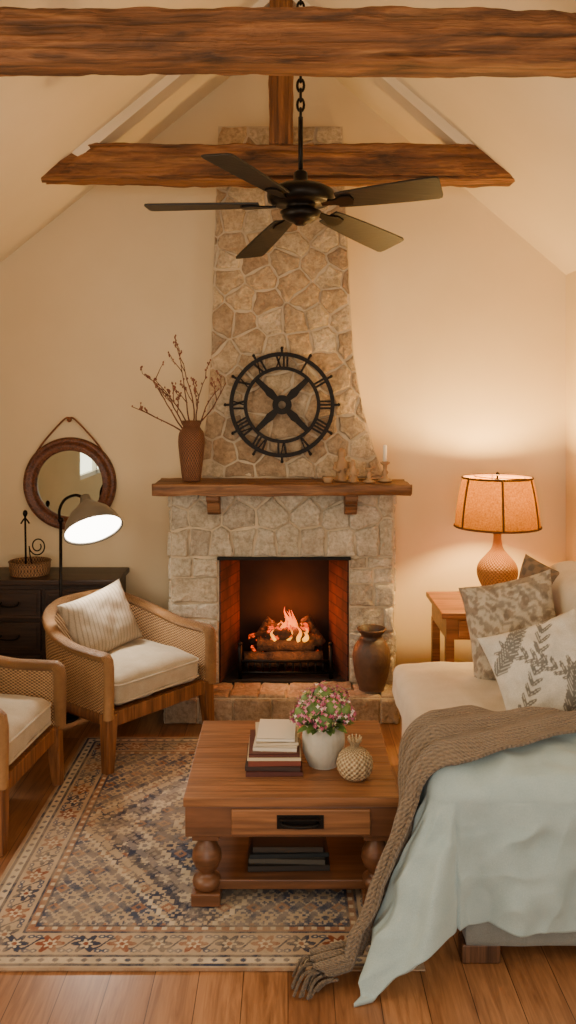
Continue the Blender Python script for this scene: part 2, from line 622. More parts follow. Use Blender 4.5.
x0, x1, ox0, ox1, zt, zo = -.665, .60, -.39, .345, 1.225, .852
lo = MB()
lo.bx(x0, ox0, 4.82, 5.2, 0, zt); lo.bx(ox1, x1, 4.82, 5.2, 0, zt); lo.bx(ox0, ox1, 4.82, 5.2, zo, zt)
lo.done('surround_core', M_mortar, FP)
sb = MB(); rg = random.Random(11)
add_stones(sb, siderows(x0, ox0, .15, .86, .085, .15, .12, .30, rg), frontM(4.82), .018, .004, rng=rg, jit=.008)
add_stones(sb, siderows(ox1, x1, .15, .86, .085, .15, .10, .26, rg), frontM(4.82), .018, .004, rng=rg, jit=.008)
seeds = []
x = x0+.05
while x < x1:
    seeds.append((x, .94+rg.uniform(-.015, .02))); x += rg.uniform(.10, .18)
x = x0+.02
while x < x1:
    seeds.append((x, 1.09+rg.uniform(-.02, .02))); x += rg.uniform(.12, .22)
x = x0+.07
while x < x1:
    seeds.append((x, 1.21+rg.uniform(-.015, .015))); x += rg.uniform(.12, .22)
add_stones(sb, voronoi([(x0, .86), (x1, .86), (x1, zt), (x0, zt)], seeds), frontM(4.82), .018, .004, rng=rg, jit=.008)
add_stones(sb, siderows(4.82, 5.19, 0, zt, .09, .15, .12, .25, rg), leftM(x0), .014, .005, rng=rg)
add_stones(sb, siderows(4.82, 5.19, 0, zt, .09, .15, .12, .25, rg), rightM(x1), .014, .005, rng=rg)
sb.done('surround_stones', M_st_lo, FP, smooth=True)

m, nt, b = base('firebox_brick')
br = nt.nodes.new('ShaderNodeTexBrick')
br.inputs['Color1'].default_value = C('#5a2c1e'); br.inputs['Color2'].default_value = C('#6c3424'); br.inputs['Mortar'].default_value = C('#3a2018')
br.inputs['Scale'].default_value = 1; br.inputs['Brick Width'].default_value = .16; br.inputs['Row Height'].default_value = .06; br.inputs['Mortar Size'].default_value = .004
tc = nt.nodes.new('ShaderNodeTexCoord'); sp = nt.nodes.new('ShaderNodeSeparateXYZ'); L(nt, tc.outputs['Object'], sp.inputs[0])
ad = nt.nodes.new('ShaderNodeMath'); ad.operation = 'ADD'; L(nt, sp.outputs[0], ad.inputs[0]); L(nt, sp.outputs[1], ad.inputs[1])
cb = nt.nodes.new('ShaderNodeCombineXYZ'); L(nt, ad.outputs[0], cb.inputs[0]); L(nt, sp.outputs[2], cb.inputs[1])
L(nt, cb.outputs[0], br.inputs['Vector'])
soot = noise_n(nt, coords(nt), 4, 4)
L(nt, mix(nt, 0.9, br.outputs['Color'], ramp(nt, soot, [(0.38, '#3c2c26'), (0.66, '#e8e0d8')]), 'MULTIPLY'), b.inputs['Base Color'])
b.inputs['Roughness'].default_value = .95
bump(nt, b, br.outputs['Fac'], -.4, .005)
M_fb = m
M_soot = plain('sooty_back', '#140c09', '#261812', rough=1, scale=5, bs=.4, bscale=30)
fb = MB()
fb.add([(ox0, 4.815, .15), (ox0+.09, 5.15, .15), (ox0+.09, 5.15, zo), (ox0, 4.815, zo)], [(0, 1, 2, 3)])
fb.add([(ox1, 4.815, .15), (ox1-.09, 5.15, .15), (ox1-.09, 5.15, zo), (ox1, 4.815, zo)], [(3, 2, 1, 0)])
fb.done('firebox_lining', M_fb, FP, fix=False, solid=-.01)
fb = MB(); fb.bx(ox0+.08, ox1-.08, 5.14, 5.16, .15, zo); fb.bx(ox0, ox1, 4.84, 5.16, zo-.012, zo-.002); fb.bx(ox0+.0, ox1-.0, 4.82, 5.16, .13, .155)
fb.done('firebox_soot_panels', M_soot, FP)
M_iron = plain('black_iron', '#120f0d', '#1d1916', rough=.5, metal=.7, bs=.25, bscale=120)
MB().bx(ox0-.01, ox1+.01, 4.79, 4.84, zo-.006, zo+.01).done('iron_lintel', M_iron, FP, bevel=.002)

hb = MB(); hb.bx(-.67, .60, 4.60, 5.2, 0, .135); hb.done('hearth_core', M_mortar, FP)
hs = MB(); rg = random.Random(3)
add_stones(hs, siderows(-.67, .60, 0.0, .135, .12, .14, .14, .22, rg), frontM(4.60), .014, .003, rng=rg, jit=.003, relief=.3)
add_stones(hs, siderows(-.67, .60, 4.60, 4.83, .10, .12, .13, .2, rg), topM(.135), .012, .003, rng=rg, jit=.003, relief=.2)
add_stones(hs, siderows(4.60, 4.8, 0.0, .135, .06, .08, .1, .2, rg), leftM(-.67), .01, .004, rng=rg, jit=.003)
add_stones(hs, siderows(4.60, 4.8, 0.0, .135, .06, .08, .1, .2, rg), rightM(.60), .01, .004, rng=rg, jit=.003)
hs.done('hearth_stones', M_st_he, FP, smooth=True)

M_mantel = wood('mantel_wood', '#402a18', '#7c5232', '#a87c54', axis=0, scale=2.2, rough=.6, bs=.7, across=8, bd=.01)
rough_beam('mantel_shelf', (-.74, 4.80, 1.258), (.675, 4.80, 1.258), .36, .066, M_mantel, FP, amp=.007, seg=48, rr=.08, seed=8)
cb_ = MB()
for cx in (-.415, .35):
    prof = [(4.83, 1.225), (4.66, 1.225), (4.66, 1.195), (4.70, 1.18), (4.715, 1.14), (4.75, 1.11), (4.83, 1.10)]
    Mx = Matrix(((0, 0, 1, cx-.035), (1, 0, 0, 0), (0, 1, 0, 0), (0, 0, 0, 1)))
    cb_.prism(prof, Mx, .07)
cb_.done('mantel_corbels', M_mantel, FP, bevel=.005)

# ---------------------------------------------------------------- fire
FG = group('burning_log_fire', (-.02, 4.98, .15))
M_bark = plain('charred_bark', '#2a1c14', '#6e4a30', rough=.95, scale=14, bs=1, bscale=40, bd=.02)
m, nt, b = base('ember_log')
f = noise_n(nt, coords(nt), 22, 4)
L(nt, ramp(nt, f, [(0.4, '#1a0f0a'), (0.7, '#4a2814')]), b.inputs['Base Color'])
L(nt, ramp(nt, f, [(0.52, '#000000'), (0.66, '#ff4a08')]), b.inputs['Emission Color'])
b.inputs['Emission Strength'].default_value = 3; b.inputs['Roughness'].default_value = 1
M_ember = m
def log(name, a, c, r, mat, seed):
    a = Vector(a); c = Vector(c); n = 14
    pts = [a.lerp(c, i/n)+Vector((0, .0, .008*nz(i*.4, seed, 0))) for i in range(n+1)]
    t = MB(); t.tube(pts, [r*(1+.12*nz(i*.5, seed, 7)) for i in range(n+1)], seg=14)
    t.v = [tuple(Vector(v)+Vector((nz(v[0]*30, v[1]*30, v[2]*30+seed),)*3)*.006) for v in t.v]
    return t.done(name, mat, FG, smooth=True, fix=False)
log('log_1', (-.25, 4.93, .245), (.20, 4.95, .245), .045, M_bark, 1)
log('log_2', (-.22, 5.03, .25), (.20, 5.03, .255), .045, M_ember, 2)
log('log_3', (-.18, 4.96, .325), (.15, 4.98, .315), .042, M_bark, 3)
log('log_4', (-.22, 5.0, .34), (.02, 4.95, .40), .034, M_ember, 4)
log('log_5', (.19, 5.02, .32), (.02, 4.97, .395), .034, M_bark, 5)
log('log_6', (-.13, 5.05, .39), (.12, 5.04, .40), .034, M_ember, 6)
log('log_7', (-.20, 5.04, .30), (-.10, 5.06, .45), .028, M_bark, 7)
log('log_8', (.20, 5.05, .30), (.10, 5.05, .46), .028, M_bark, 8)
g = MB()
gx0, gx1, gy = -.275, .245, 4.865
for z_ in (.19, .255): g.tube([(gx0, gy, z_), (gx1, gy, z_)], .009)
g.tube([(gx0, gy, .345), (gx0, gy, .155)], .012); g.tube([(gx1, gy, .345), (gx1, gy, .155)], .012)
for i in range(13):
    x = gx0+(gx1-gx0)*i/12
    g.tube([(x, gy, .19), (x, gy, .255)], .006)
    g.tube([(x, gy, .19), (x, 5.08, .19)], .006)
g.tube([(gx0, 5.08, .19), (gx1, 5.08, .19)], .008)
g.tube([(gx0, 5.08, .19), (gx0, 5.08, .155)], .008); g.tube([(gx1, 5.08, .19), (gx1, 5.08, .155)], .008)
g.ico((gx0, gy, .355), .014, 2); g.ico((gx1, gy, .355), .014, 2)
g.done('fire_grate', M_iron, FG, smooth=True)
m, nt, b = base('flame')
tc = nt.nodes.new('ShaderNodeTexCoord'); sp = nt.nodes.new('ShaderNodeSeparateXYZ'); L(nt, tc.outputs['Object'], sp.inputs[0])
mr = nt.nodes.new('ShaderNodeMapRange'); mr.inputs[1].default_value = .36; mr.inputs[2].default_value = .53
L(nt, sp.outputs[2], mr.inputs[0])
L(nt, ramp(nt, mr.outputs[0], [(0.0, '#ffa828'), (0.4, '#ff7410'), (1.0, '#ff3804')]), b.inputs['Emission Color'])
b.inputs['Base Color'].default_value = (0, 0, 0, 1)
b.inputs['Emission Strength'].default_value = 3.0
lw = nt.nodes.new('ShaderNodeLayerWeight'); lw.inputs[0].default_value = .35
inv = ramp(nt, lw.outputs['Facing'], [(0.2, (.75, .75, .75, 1)), (0.9, (.03, .03, .03, 1))])
L(nt, inv, b.inputs['Alpha'])
M_flame = m
fl = MB(); rg = random.Random(21)
for i in range(16):
    fx = rg.gauss(0, .055); fy = rg.uniform(4.92, 5.04)
    H = (.175-1.0*abs(fx))*rg.uniform(.55, 1.1); H = max(H, .05)
    R = rg.uniform(.010, .018); sd = rg.uniform(0, 50)
    pts = []; rs = []
    for k in range(13):
        t = k/12
        pts.append((fx+.025*math.sin(t*4+sd)*t+.03*nz(t*2, sd, 0), fy+.02*nz(t*2, sd, 9), .35+H*t))
        rs.append(R*(math.sin(pi*min(1, .25+t*.75))**1.1+.02)*(1-.3*t))
    fl.tube(pts, rs, seg=10)
fl.done('flames', M_flame, FG, smooth=True)
add_light('fire_light', 'POINT', (-.0, 4.98, .50), 10, (1, .21, .04), .06, parent=FG)
add_light('ember_light', 'POINT', (-.0, 4.83, .38), 1.2, (1, .38, .12), .05, parent=FG)

# ---------------------------------------------------------------- clock
CK = group('roman_numeral_wall_clock', (-.035, 4.95, 1.725))
ck = MB(); cx, cz = -.035, 1.722; cy = 4.94
def ringm(b, r0, r1, y0, y1, seg=72):
    vs = []
    for i in range(seg):
        a = 2*pi*i/seg; c, s = math.cos(a), math.sin(a)
        for r, y in ((r0, y0), (r1, y0), (r1, y1), (r0, y1)): vs.append((cx+r*c, y, cz+r*s))
    fs = []
    for i in range(seg):
        j = (i+1) % seg
        for k in range(4):
            kk = (k+1) % 4
            fs.append((i*4+k, i*4+kk, j*4+kk, j*4+k))
    b.add(vs, fs)
def bar(b, a, c, w, y0, y1, ang, w2=None):
    a = Vector(a); c = Vector(c); d = (c-a).normalized(); n_ = Vector((-d.y, d.x))*w/2; n2_ = Vector((-d.y, d.x))*(w2 or w)/2
    pts = [a+n_, a-n_, c-n2_, c+n2_]
    ca, sa = math.cos(ang), math.sin(ang)
    P = []
    for y in (y0, y1):
        for p in pts:
            P.append((cx+p.x*ca+p.y*sa, y, cz-p.x*sa+p.y*ca))
    b.add(P, [(0, 1, 2, 3), (7, 6, 5, 4), (0, 4, 5, 1), (1, 5, 6, 2), (2, 6, 7, 3), (3, 7, 4, 0)])
ringm(ck, .283, .306, cy-.012, cy+.012)
ringm(ck, .203, .223, cy-.010, cy+.010)
ringm(ck, .022, .056, cy-.016, cy+.012)
nums = ['XII', 'I', 'II', 'III', 'IIII', 'V', 'VI', 'VII', 'VIII', 'IX', 'X', 'XI']
for i, s_ in enumerate(nums):
    ang = 2*pi*i/12
    wd = {'I': .020, 'V': .042, 'X': .042}
    T = sum(wd[c] for c in s_); p = -T/2
    for c in s_:
        w_ = wd[c]; m_ = p+w_/2
        r0, r1 = .208, .294
        if c == 'I': bar(ck, (m_, r0), (m_, r1), .012, cy-.006, cy+.006, ang)
        if c == 'V': bar(ck, (m_, r0), (m_-.015, r1), .013, cy-.006, cy+.006, ang); bar(ck, (m_, r0), (m_+.015, r1), .008, cy-.006, cy+.006, ang)
        if c == 'X': bar(ck, (m_-.015, r0), (m_+.015, r1), .008, cy-.006, cy+.006, ang); bar(ck, (m_+.015, r0), (m_-.015, r1), .013, cy-.006, cy+.006, ang)
        p += w_
    bar(ck, (0, .30), (0, .33), .014, cy-.008, cy+.008, ang)
    ck.ico((cx+.330*math.sin(ang), cy, cz+.330*math.cos(ang)), .011, 1)
for k in range(4):
    ang = pi/4+k*pi/2
    bar(ck, (0, .05), (0, .10), .034, cy-.012, cy+.008, ang, .050)
    bar(ck, (0, .10), (0, .125), .050, cy-.012, cy+.008, ang, .038)
    bar(ck, (0, .12), (0, .206), .038, cy-.010, cy+.008, ang, .030)
ck.tube([(cx, cy, cz+.21), (cx, 4.99, cz+.21)], .006)
ck.done('clock_frame', M_iron, CK)

# ---------------------------------------------------------------- ceiling fan
FX, FY, FZ = .052, 3.5, 2.555
CF = group('ceiling_fan', (FX, FY, FZ), 0, world=False)
M_fan = plain('fan_bronze', '#15110e', '#1e1915', rough=.4, metal=.8, bs=.05)
M_blade = wood('fan_blade_wood', '#0c0908', '#15100d', '#1c1612', axis=0, scale=3, rough=.5, bs=.15)
hub = MB()
hub.lathe([(.0, -.085), (.02, -.085), (.03, -.075), (.05, -.07), (.075, -.055), (.085, -.03), (.06, -.02), (.06, -.005), (.115, 0), (.135, .012), (.14, .035), (.135, .055), (.10, .075), (.05, .085), (.03, .10), (.028, .13), (.018, .14), (.0, .14)], seg=40)
hub.done('motor_housing', M_fan, CF, smooth=True, bevel=0)
ch = MB(); ch.tube([(0, 0, .13), (0, 0, .36)], .010)
z = .37; k = 0
topz = ceilz(FX)-FZ
while z < topz-.05:
    pts = []
    for i in range(12):
        a = 2*pi*i/12
        px_, pz = .014*math.cos(a), .027*math.sin(a)
        pts.append((px_, 0, z+pz) if k % 2 else (0, px_, z+pz))
    ch.tube(pts, .0055, seg=6, closed=True)
    z += .04; k += 1
ch.lathe([(.0, topz-.08), (.03, topz-.075), (.06, topz-.03), (.065, topz+.01)], seg=24)
ch.done('chain_and_canopy', M_fan, CF, smooth=True)
tilt = Matrix.Rotation(math.radians(-9), 4, 'X')
bl = MB(); irons = MB()
for deg, ks in ((18, .90), (124, .88), (183, 1.0), (250, 1.12), (311, 1.05)):
    a = -math.radians(deg)
    R = tilt @ Matrix.Rotation(a, 4, 'Z') @ Matrix.Rotation(math.radians(-12), 4, 'X') @ Matrix.Diagonal((ks, 1, 1, 1))
    prof = [(.17, .048), (.22, .055), (.35, .064), (.5, .071), (.62, .074)]
    ol = [(x, -w_) for x, w_ in prof]+[(.635, -.068), (.64, -.05), (.64, .05), (.635, .068)]+[(x, w_) for x, w_ in reversed(prof)]
    M = R @ Matrix.Translation((0, 0, -.004))
    bl.prism(ol, M, .008)
    irons.prism([(.10, -.012), (.16, -.018), (.20, -.035), (.24, -.03), (.25, 0), (.24, .03), (.20, .035), (.16, .018), (.10, .012)], R @ Matrix.Translation((0, 0, -.012)), .008)
bl.done('fan_blades', M_blade, CF, bevel=.002)
irons.done('blade_irons', M_fan, CF, bevel=.001)

# ---------------------------------------------------------------- mantel decor
MZ = 1.293
VS = group('wicker_vase_with_branches', (-.535, 4.80, MZ))
M_wick = weave('vase_wicker', '#3a2116', '#8c5c3e', 170, 240, bs=.9)
def lathe_uv(name, prof, loc, mat, parent, seg=48, smooth=True, wob=None, sm=6):
    pr = [(p.x, p.y) for p in catmull([(r, z, 0) for r, z in prof], sm)]
    n = len(pr)-1
    def fn(u, v):
        r, z = pr[min(n, int(round(v*n)))]
        a = 2*pi*u
        rr = max(r, 0.0005)*(1+(wob(a, z) if wob else 0))
        return (loc[0]+rr*math.cos(a), loc[1]+rr*math.sin(a), loc[2]+z)
    return gridobj(name, fn, seg, n, mat, parent, smooth=smooth, closed_u=True)
lathe_uv('vase', [(.001, .0), (.045, .0), (.052, .01), (.060, .07), (.070, .16), (.075, .22), (.070, .27), (.054, .295), (.048, .31), (.056, .335), (.052, .34), (.04, .32), (.04, .28)], (-.545, 4.80, MZ), M_wick, VS)
M_twig = plain('twig_bark', '#4e2c1e', '#6e4230', rough=.8)
tw = MB(); bd = MB(); rg = random.Random(9)
def branch(p, d, ln, r, depth):
    pts = [Vector(p)]; n = 9
    for i in range(n):
        d = (d+Vector((rg.uniform(-.18, .18), rg.uniform(-.1, .1), rg.uniform(-.06, .08)))).normalized()
        pts.append(pts[-1]+d*ln/n)
        if depth < 2 and i > 2 and rg.random() < .36:
            sd = (d+Vector((rg.uniform(-.9, .9), rg.uniform(-.4, .4), .3))).normalized()
            branch(pts[-1], sd, ln*.34, r*.6, depth+1)
        if i > 2 and rg.random() < .5:
            q = pts[-1]+Vector((rg.uniform(-.006, .006), 0, rg.uniform(0, .006)))
            bd.ico(q, .0048, 1, (1, 1, 1.5))
    tw.tube(pts, [r*(1-.6*i/n) for i in range(n+1)], seg=6)
o = Vector((-.545, 4.80, MZ+.27))
for dx, dy, ln in ((-.85, -.1, .36), (-.55, .1, .30), (-.25, -.1, .36), (-.08, .05, .39), (.10, 0, .40), (.3, -.1, .32), (.55, .05, .34), (.78, -.1, .30), (-1.25, 0, .33)):
    branch(o+Vector((dx*.03, 0, 0)), Vector((dx, dy, 1)).normalized(), ln*1.0, .0048, 0)
tw.done('branches', M_twig, VS, smooth=True, fix=False)
bd.done('buds', plain('buds', '#6a3a2c', '#8c5644', rough=.7, bs=0), VS, smooth=True, fix=False)

def px(xp, d): return (xp-288)*d/850.0
M_ceram = plain('tan_ceramic', '#8c6c4c', '#b39068', rough=.6)
M_candle = plain('candle_wax', '#f1e6cf', '#f6ecd8', rough=.5, bs=0)
CS = group('candlestick', (px(385, 4.78), 4.78, MZ))
b_ = MB(); b_.lathe([(.0, 0), (.038, 0), (.04, .008), (.018, .02), (.012, .035), (.02, .05), (.010, .065), (.012, .09), (.026, .10), (.028, .108), (.012, .112), (.0, .112)], Matrix.Translation((px(385, 4.78), 4.78, MZ)), 24)
b_.done('holder', M_ceram, CS, smooth=True)
b_ = MB(); b_.lathe([(.0, .11), (.011, .11), (.011, .20), (.006, .205), (.0, .204)], Matrix.Translation((px(385, 4.78), 4.78, MZ)), 16)
b_.done('candle', M_candle, CS, smooth=True)
CS2 = group('candlestick', (px(369, 4.72), 4.72, MZ))
b_ = MB(); b_.lathe([(.0, 0), (.032, 0), (.034, .008), (.012, .018), (.01, .03), (.018, .04), (.009, .05), (.01, .06), (.024, .075), (.022, .08), (.0, .078)], Matrix.Translation((px(369, 4.72), 4.72, MZ)), 24)
b_.done('holder', M_ceram, CS2, smooth=True)
def figurine(par, X, Y, s):
    q = MB(); T = Matrix.Translation((X, Y, MZ)) @ Matrix.Scale(s, 4)
    q.lathe([(.0, 0), (.035, 0), (.036, .01), (.028, .02), (.032, .06), (.026, .085), (.014, .10), (.016, .11), (.019, .125), (.014, .142), (.0, .148)], T, 20, wob=lambda a, z: .12*math.sin(3*a+z*40))
    q.tube([T @ Vector(p) for p in ((-.028, -.01, .085), (-.036, -.022, .055), (-.012, -.034, .045))], .008*s)
    q.tube([T @ Vector(p) for p in ((.028, -.01, .085), (.036, -.022, .055), (.012, -.034, .05))], .008*s)
    q.done('figure', M_ceram, par, smooth=True)
FG2 = group('carved_figurine', (px(342, 4.80), 4.80, MZ)); figurine(FG2, px(342, 4.80), 4.80, 1.25)
FG3 = group('carved_figurine', (px(353, 4.72), 4.72, MZ)); figurine(FG3, px(353, 4.72), 4.72, .85)
FB = group('trinket_bowl', (px(328, 4.70), 4.70, MZ))
b_ = MB(); b_.lathe([(.0, 0), (.02, 0), (.022, .006), (.034, .03), (.032, .032), (.018, .01), (.0, .01)], Matrix.Translation((px(328, 4.70), 4.70, MZ)), 24); b_.done('bowl', M_ceram, FB, smooth=True)

UR = group('clay_urn', (.462, 4.70, .15))
M_urn = plain('dark_clay', '#33221a', '#5c4232', rough=.55, bs=.5, bscale=30, bd=.01)
lathe_uv('urn_body', [(.001, 0), (.065, 0), (.07, .01), (.092, .08), (.104, .16), (.10, .22), (.078, .265), (.060, .285), (.058, .30), (.076, .325), (.080, .335), (.07, .335), (.050, .30), (.045, .22)], (.462, 4.70, .152), M_urn, UR)

# ---------------------------------------------------------------- mirror
MR = group('round_wall_mirror', (-1.33, 5.17, 1.243))
MX = Matrix.Translation((-1.33, 5.195, 1.24)) @ Matrix.Rotation(pi/2, 4, 'X')
M_mframe = wood('mirror_frame_wood', '#3c1e12', '#6a3c26', '#8a5438', axis=1, scale=4, rough=.4, bs=.3)
fr = MB()
fr.lathe([(.200, 0), (.203, .03), (.210, .034), (.215, .028), (.243, .026), (.25, .034), (.268, .038), (.28, .03), (.283, .0)], MX, 72, cap=False)
fr.done('mirror_frame', M_mframe, MR, smooth=True, fix=False)
m, nt, b = base('mirror_glass'); b.inputs['Metallic'].default_value = 1; b.inputs['Roughness'].default_value = .02
nn = noise_n(nt, coords(nt), 3); L(nt, ramp(nt, nn, [(0.3, '#aab6b0'), (0.7, '#b4beb8')]), b.inputs['Base Color'])
gl = MB(); gl.lathe([(.205, .0), (.205, .012)], MX, 64); gl.done('mirror_glass', m, MR)
st = MB()
M_strap = plain('leather_strap', '#6a3a20', '#84502f', rough=.6, bs=.2)
st.tube(catmull([(-1.57, 5.185, 1.36), (-1.50, 5.18, 1.48), (-1.37, 5.175, 1.625), (-1.33, 5.175, 1.64), (-1.29, 5.175, 1.625), (-1.16, 5.18, 1.48), (-1.09, 5.185, 1.36)], 8), .011, flat=(.5, 1.0))
st.ico((-1.33, 5.17, 1.63), .016, 2)
st.done('strap', M_strap, MR, smooth=True)

# ---------------------------------------------------------------- dresser
DR = group('dresser', (-1.36, 4.98, 0))
M_dr = wood('dark_walnut', '#1e130e', '#332118', '#463024', axis=0, scale=2.5, rough=.45, bs=.2)
d = MB(); d.bx(XL+.03, -.985, 4.83, 5.17, .08, .70); d.done('dresser_case', M_dr, DR, bevel=.006)
d = MB(); d.bx(XL+.02, -.965, 4.81, 5.18, .70, .732); d.done('dresser_top', M_dr, DR, bevel=.006)
d = MB(); hn = MB()
cols = ((-1.745, -1.40), (-1.375, -1.01))
rows = ((.12, .30), (.32, .49), (.51, .675))
for a, c in cols:
    for z0, z1 in rows:
        d.bx(a, c, 4.812, 4.832, z0, z1)
        d.bx(a+.02, c-.02, 4.807, 4.82, z0+.02, z1-.02)
        mx = (a+c)/2; mz = (z0+z1)/2
        hn.tube(catmull([(mx-.05, 4.808, mz+.012), (mx-.045, 4.782, mz), (mx, 4.775, mz-.006), (mx+.045, 4.782, mz), (mx+.05, 4.808, mz+.012)], 5), .006)
d.done('drawers', M_dr, DR, bevel=.004)
hn.done('drawer_pulls', M_iron, DR, smooth=True)
d = MB()
for x in (XL+.06, -1.025):
    for y in (4.86, 5.13): d.box((x, y, .04), (.05, .05, .08))
d.done('dresser_feet', M_dr, DR, bevel=.005)

TB = group('wicker_tray', (px(30, 4.97), 4.97, .732))
M_wk2 = weave('tray_wicker', '#4a3020', '#a47c54', 260, 60, bs=.9)
lathe_uv('tray', [(.001, .004), (.10, .0), (.112, .01), (.118, .07), (.123, .076), (.115, .076), (.107, .02), (.001, .014)], (px(30, 4.97), 4.97, .733), M_wk2, TB)
WO = group('wire_ornament', (px(27, 4.95), 4.95, .75))
q = MB(); X = px(26, 4.95)
q.tube([(X, 4.95, .748), (X-.005, 4.95, 1.08)], .006); q.ico((X-.005, 4.95, 1.09), .014, 2, (1, 1, 1.5))
q.tube(catmull([(X-.03, 4.95, 1.03), (X-.005, 4.95, 1.06), (X+.02, 4.95, 1.03)], 5), .005)
sp_ = []
for i in range(40):
    t = i/39; a = t*3.2*pi; r = .05*(1-t*.65)
    sp_.append((X+.068+r*math.cos(a+pi), 4.95, .90+r*1.15*math.sin(a+pi)))
q.tube(sp_, .004, seg=6)
q.tube(catmull([(X+.018, 4.95, .90), (X+.03, 4.95, .81), (X+.06, 4.95, .755)], 6), .004, seg=6)
q.lathe([(.0, 0), (.05, 0), (.05, .008), (.0, .012)], Matrix.Translation((X, 4.95, .749)), 20)
q.done('wire_shape', M_iron, WO, smooth=True)

# ---------------------------------------------------------------- floor lamp
FL = group('adjustable_floor_lamp', (-1.25, 4.66, 0))
lx, ly = -1.25, 4.675
q = MB(); q.lathe([(.0, 0), (.10, 0), (.10, .012), (.02, .02), (.011, .03), (.0, .03)], Matrix.Translation((lx, ly, 0)), 32)
q.tube([(lx, ly, .02), (lx, ly, 1.10)], .009)
q.tube(catmull([(lx, ly, 1.06), (lx-.005, ly-.01, 1.14), (lx+.03, ly-.03, 1.205), (lx+.10, ly-.07, 1.235), (lx+.15, ly-.10, 1.22)], 6), .008)
q.ico((lx, ly, 1.09), .017, 2)
q.done('lamp_stand', M_iron, FL, smooth=True)
hd_c = Vector((-1.075, 4.56, 1.175))
ax = Vector((.34, -.50, -.80)).normalized()
Rm = ax.to_track_quat('Z', 'Y').to_matrix().to_4x4()
HM = Matrix.Translation(hd_c) @ Rm @ Matrix.Scale(1.15, 4)
M_shade = plain('lamp_enamel', '#6c6862', '#7a766e', rough=.35, metal=.2, bs=0)
q = MB(); q.lathe([(.0, -.06), (.022, -.06), (.028, -.03), (.05, -.005), (.09, .03), (.118, .07), (.135, .12), (.137, .125), (.130, .12), (.112, .072), (.085, .035), (.04, .0), (.0, -.01)], HM, 40)
q.done('lamp_head', M_shade, FL, smooth=True)
q = MB(); q.lathe([(.0, .140), (.06, .136), (.11, .126), (.129, .116), (.127, .105), (.0, .105)], HM, 32); q.done('diffuser', emis('diffuser_glow', '#fff4e2', 14), FL, smooth=True)
sl = add_light('floor_lamp_light', 'SPOT', hd_c+ax*.20, 24, (1, .88, .72), .06, parent=FL, spot_size=2.6, spot_blend=.7)
sl.rotation_mode = 'QUATERNION'; sl.rotation_quaternion = (-ax).to_track_quat('Z', 'Y')

# ---------------------------------------------------------------- cushions
def pillow(name, w_, h_, t_, loc, rot, mat, parent=None, n=26, colf=None, seed=0, wr=.012, pinch=.09):
    Rr = Matrix.Rotation(rot[2], 4, 'Z') @ Matrix.Rotation(rot[0], 4, 'X') @ Matrix.Rotation(rot[1], 4, 'Y')
    T = Matrix.Translation(loc) @ Rr
    vs = []; fs = []; cols = []
    idx = {}
    for side in (-1, 1):
        for j in range(n+1):
            for i in range(n+1):
                edge = i in (0, n) or j in (0, n)
                if side == 1 and edge:
                    idx[(side, i, j)] = idx[(-1, i, j)]; continue
                u = 2*i/n-1; v = 2*j/n-1
                uu = math.sin(u*pi/2)*.35+u*.65; vv = math.sin(v*pi/2)*.35+v*.65
                x = w_/2*uu*(1-pinch*(1-vv*vv)); z = h_/2*vv*(1-pinch*(1-uu*uu))
                th = t_/2*(max(0, (1-uu**4)*(1-vv**4)))**.55
                rk = wr*(nz(x*9+seed, z*9, side)+.5*nz(x*22, z*22+seed, side))*(1 if not edge else 0)
                y = side*(th+rk*min(1, th*30))
                idx[(side, i, j)] = len(vs)
                vs.append(T @ Vector((x, y, z)))
                cols += list(colf((uu+1)/2, (vv+1)/2)) if colf else [1, 1, 1, 1]
        for j in range(n):
            for i in range(n):
                f_ = [idx[(side, i, j)], idx[(side, i+1, j)], idx[(side, i+1, j+1)], idx[(side, i, j+1)]]
                if side == 1: f_.reverse()
                fs.append(tuple(f_))
    me = bpy.data.meshes.new(name); me.from_pydata([tuple(v) for v in vs], [], fs); me.update()
    ca = me.color_attributes.new('Col', 'FLOAT_COLOR', 'POINT'); ca.data.foreach_set('color', cols)
    me.polygons.foreach_set('use_smooth', [True]*len(me.polygons))
    me.materials.append(mat)
    ob = bpy.data.objects.new(name, me); link(ob, parent)
    return ob

def softbox(name, x0, x1, y0, y1, z0, z1, mat, parent=None, e=.22, puff=.0, n=40, seed=0, wr=.004):
    cx_, cy_, cz_ = (x0+x1)/2, (y0+y1)/2, (z0+z1)/2
    a, b2, c = (x1-x0)/2, (y1-y0)/2, (z1-z0)/2
    bm = bmesh.new()
    bmesh.ops.create_cube(bm, size=2)
    bmesh.ops.subdivide_edges(bm, edges=bm.edges, cuts=n, use_grid_fill=True)
    r = e
    for v in bm.verts:
        p = Vector((v.co.x*a, v.co.y*b2, v.co.z*c))
        q = Vector((max(-(a-r), min(a-r, p.x)), max(-(b2-r), min(b2-r, p.y)), max(-(c-r), min(c-r, p.z))))
        dd = p-q
        if dd.length > 1e-6: p = q+dd.normalized()*r
        k = (1-(p.x/a)**2)*(1-(p.y/b2)**2)
        if p.z > 0: p.z += puff*max(0, k)**.7
        p += dd.normalized()*wr*nz(p.x*10+seed, p.y*10, p.z*10) if dd.length > 1e-6 else Vector((0, 0, 0))
        if abs(p.z) > c-r*.9: p.z += wr*nz(p.x*7+seed, p.y*7, 3)
        v.co = p+Vector((cx_, cy_, cz_))
    me = bpy.data.meshes.new(name); bm.to_mesh(me); bm.free()
    me.polygons.foreach_set('use_smooth', [True]*len(me.polygons))
    me.materials.append(mat)
    ob = bpy.data.objects.new(name, me); link(ob, parent)
    return ob

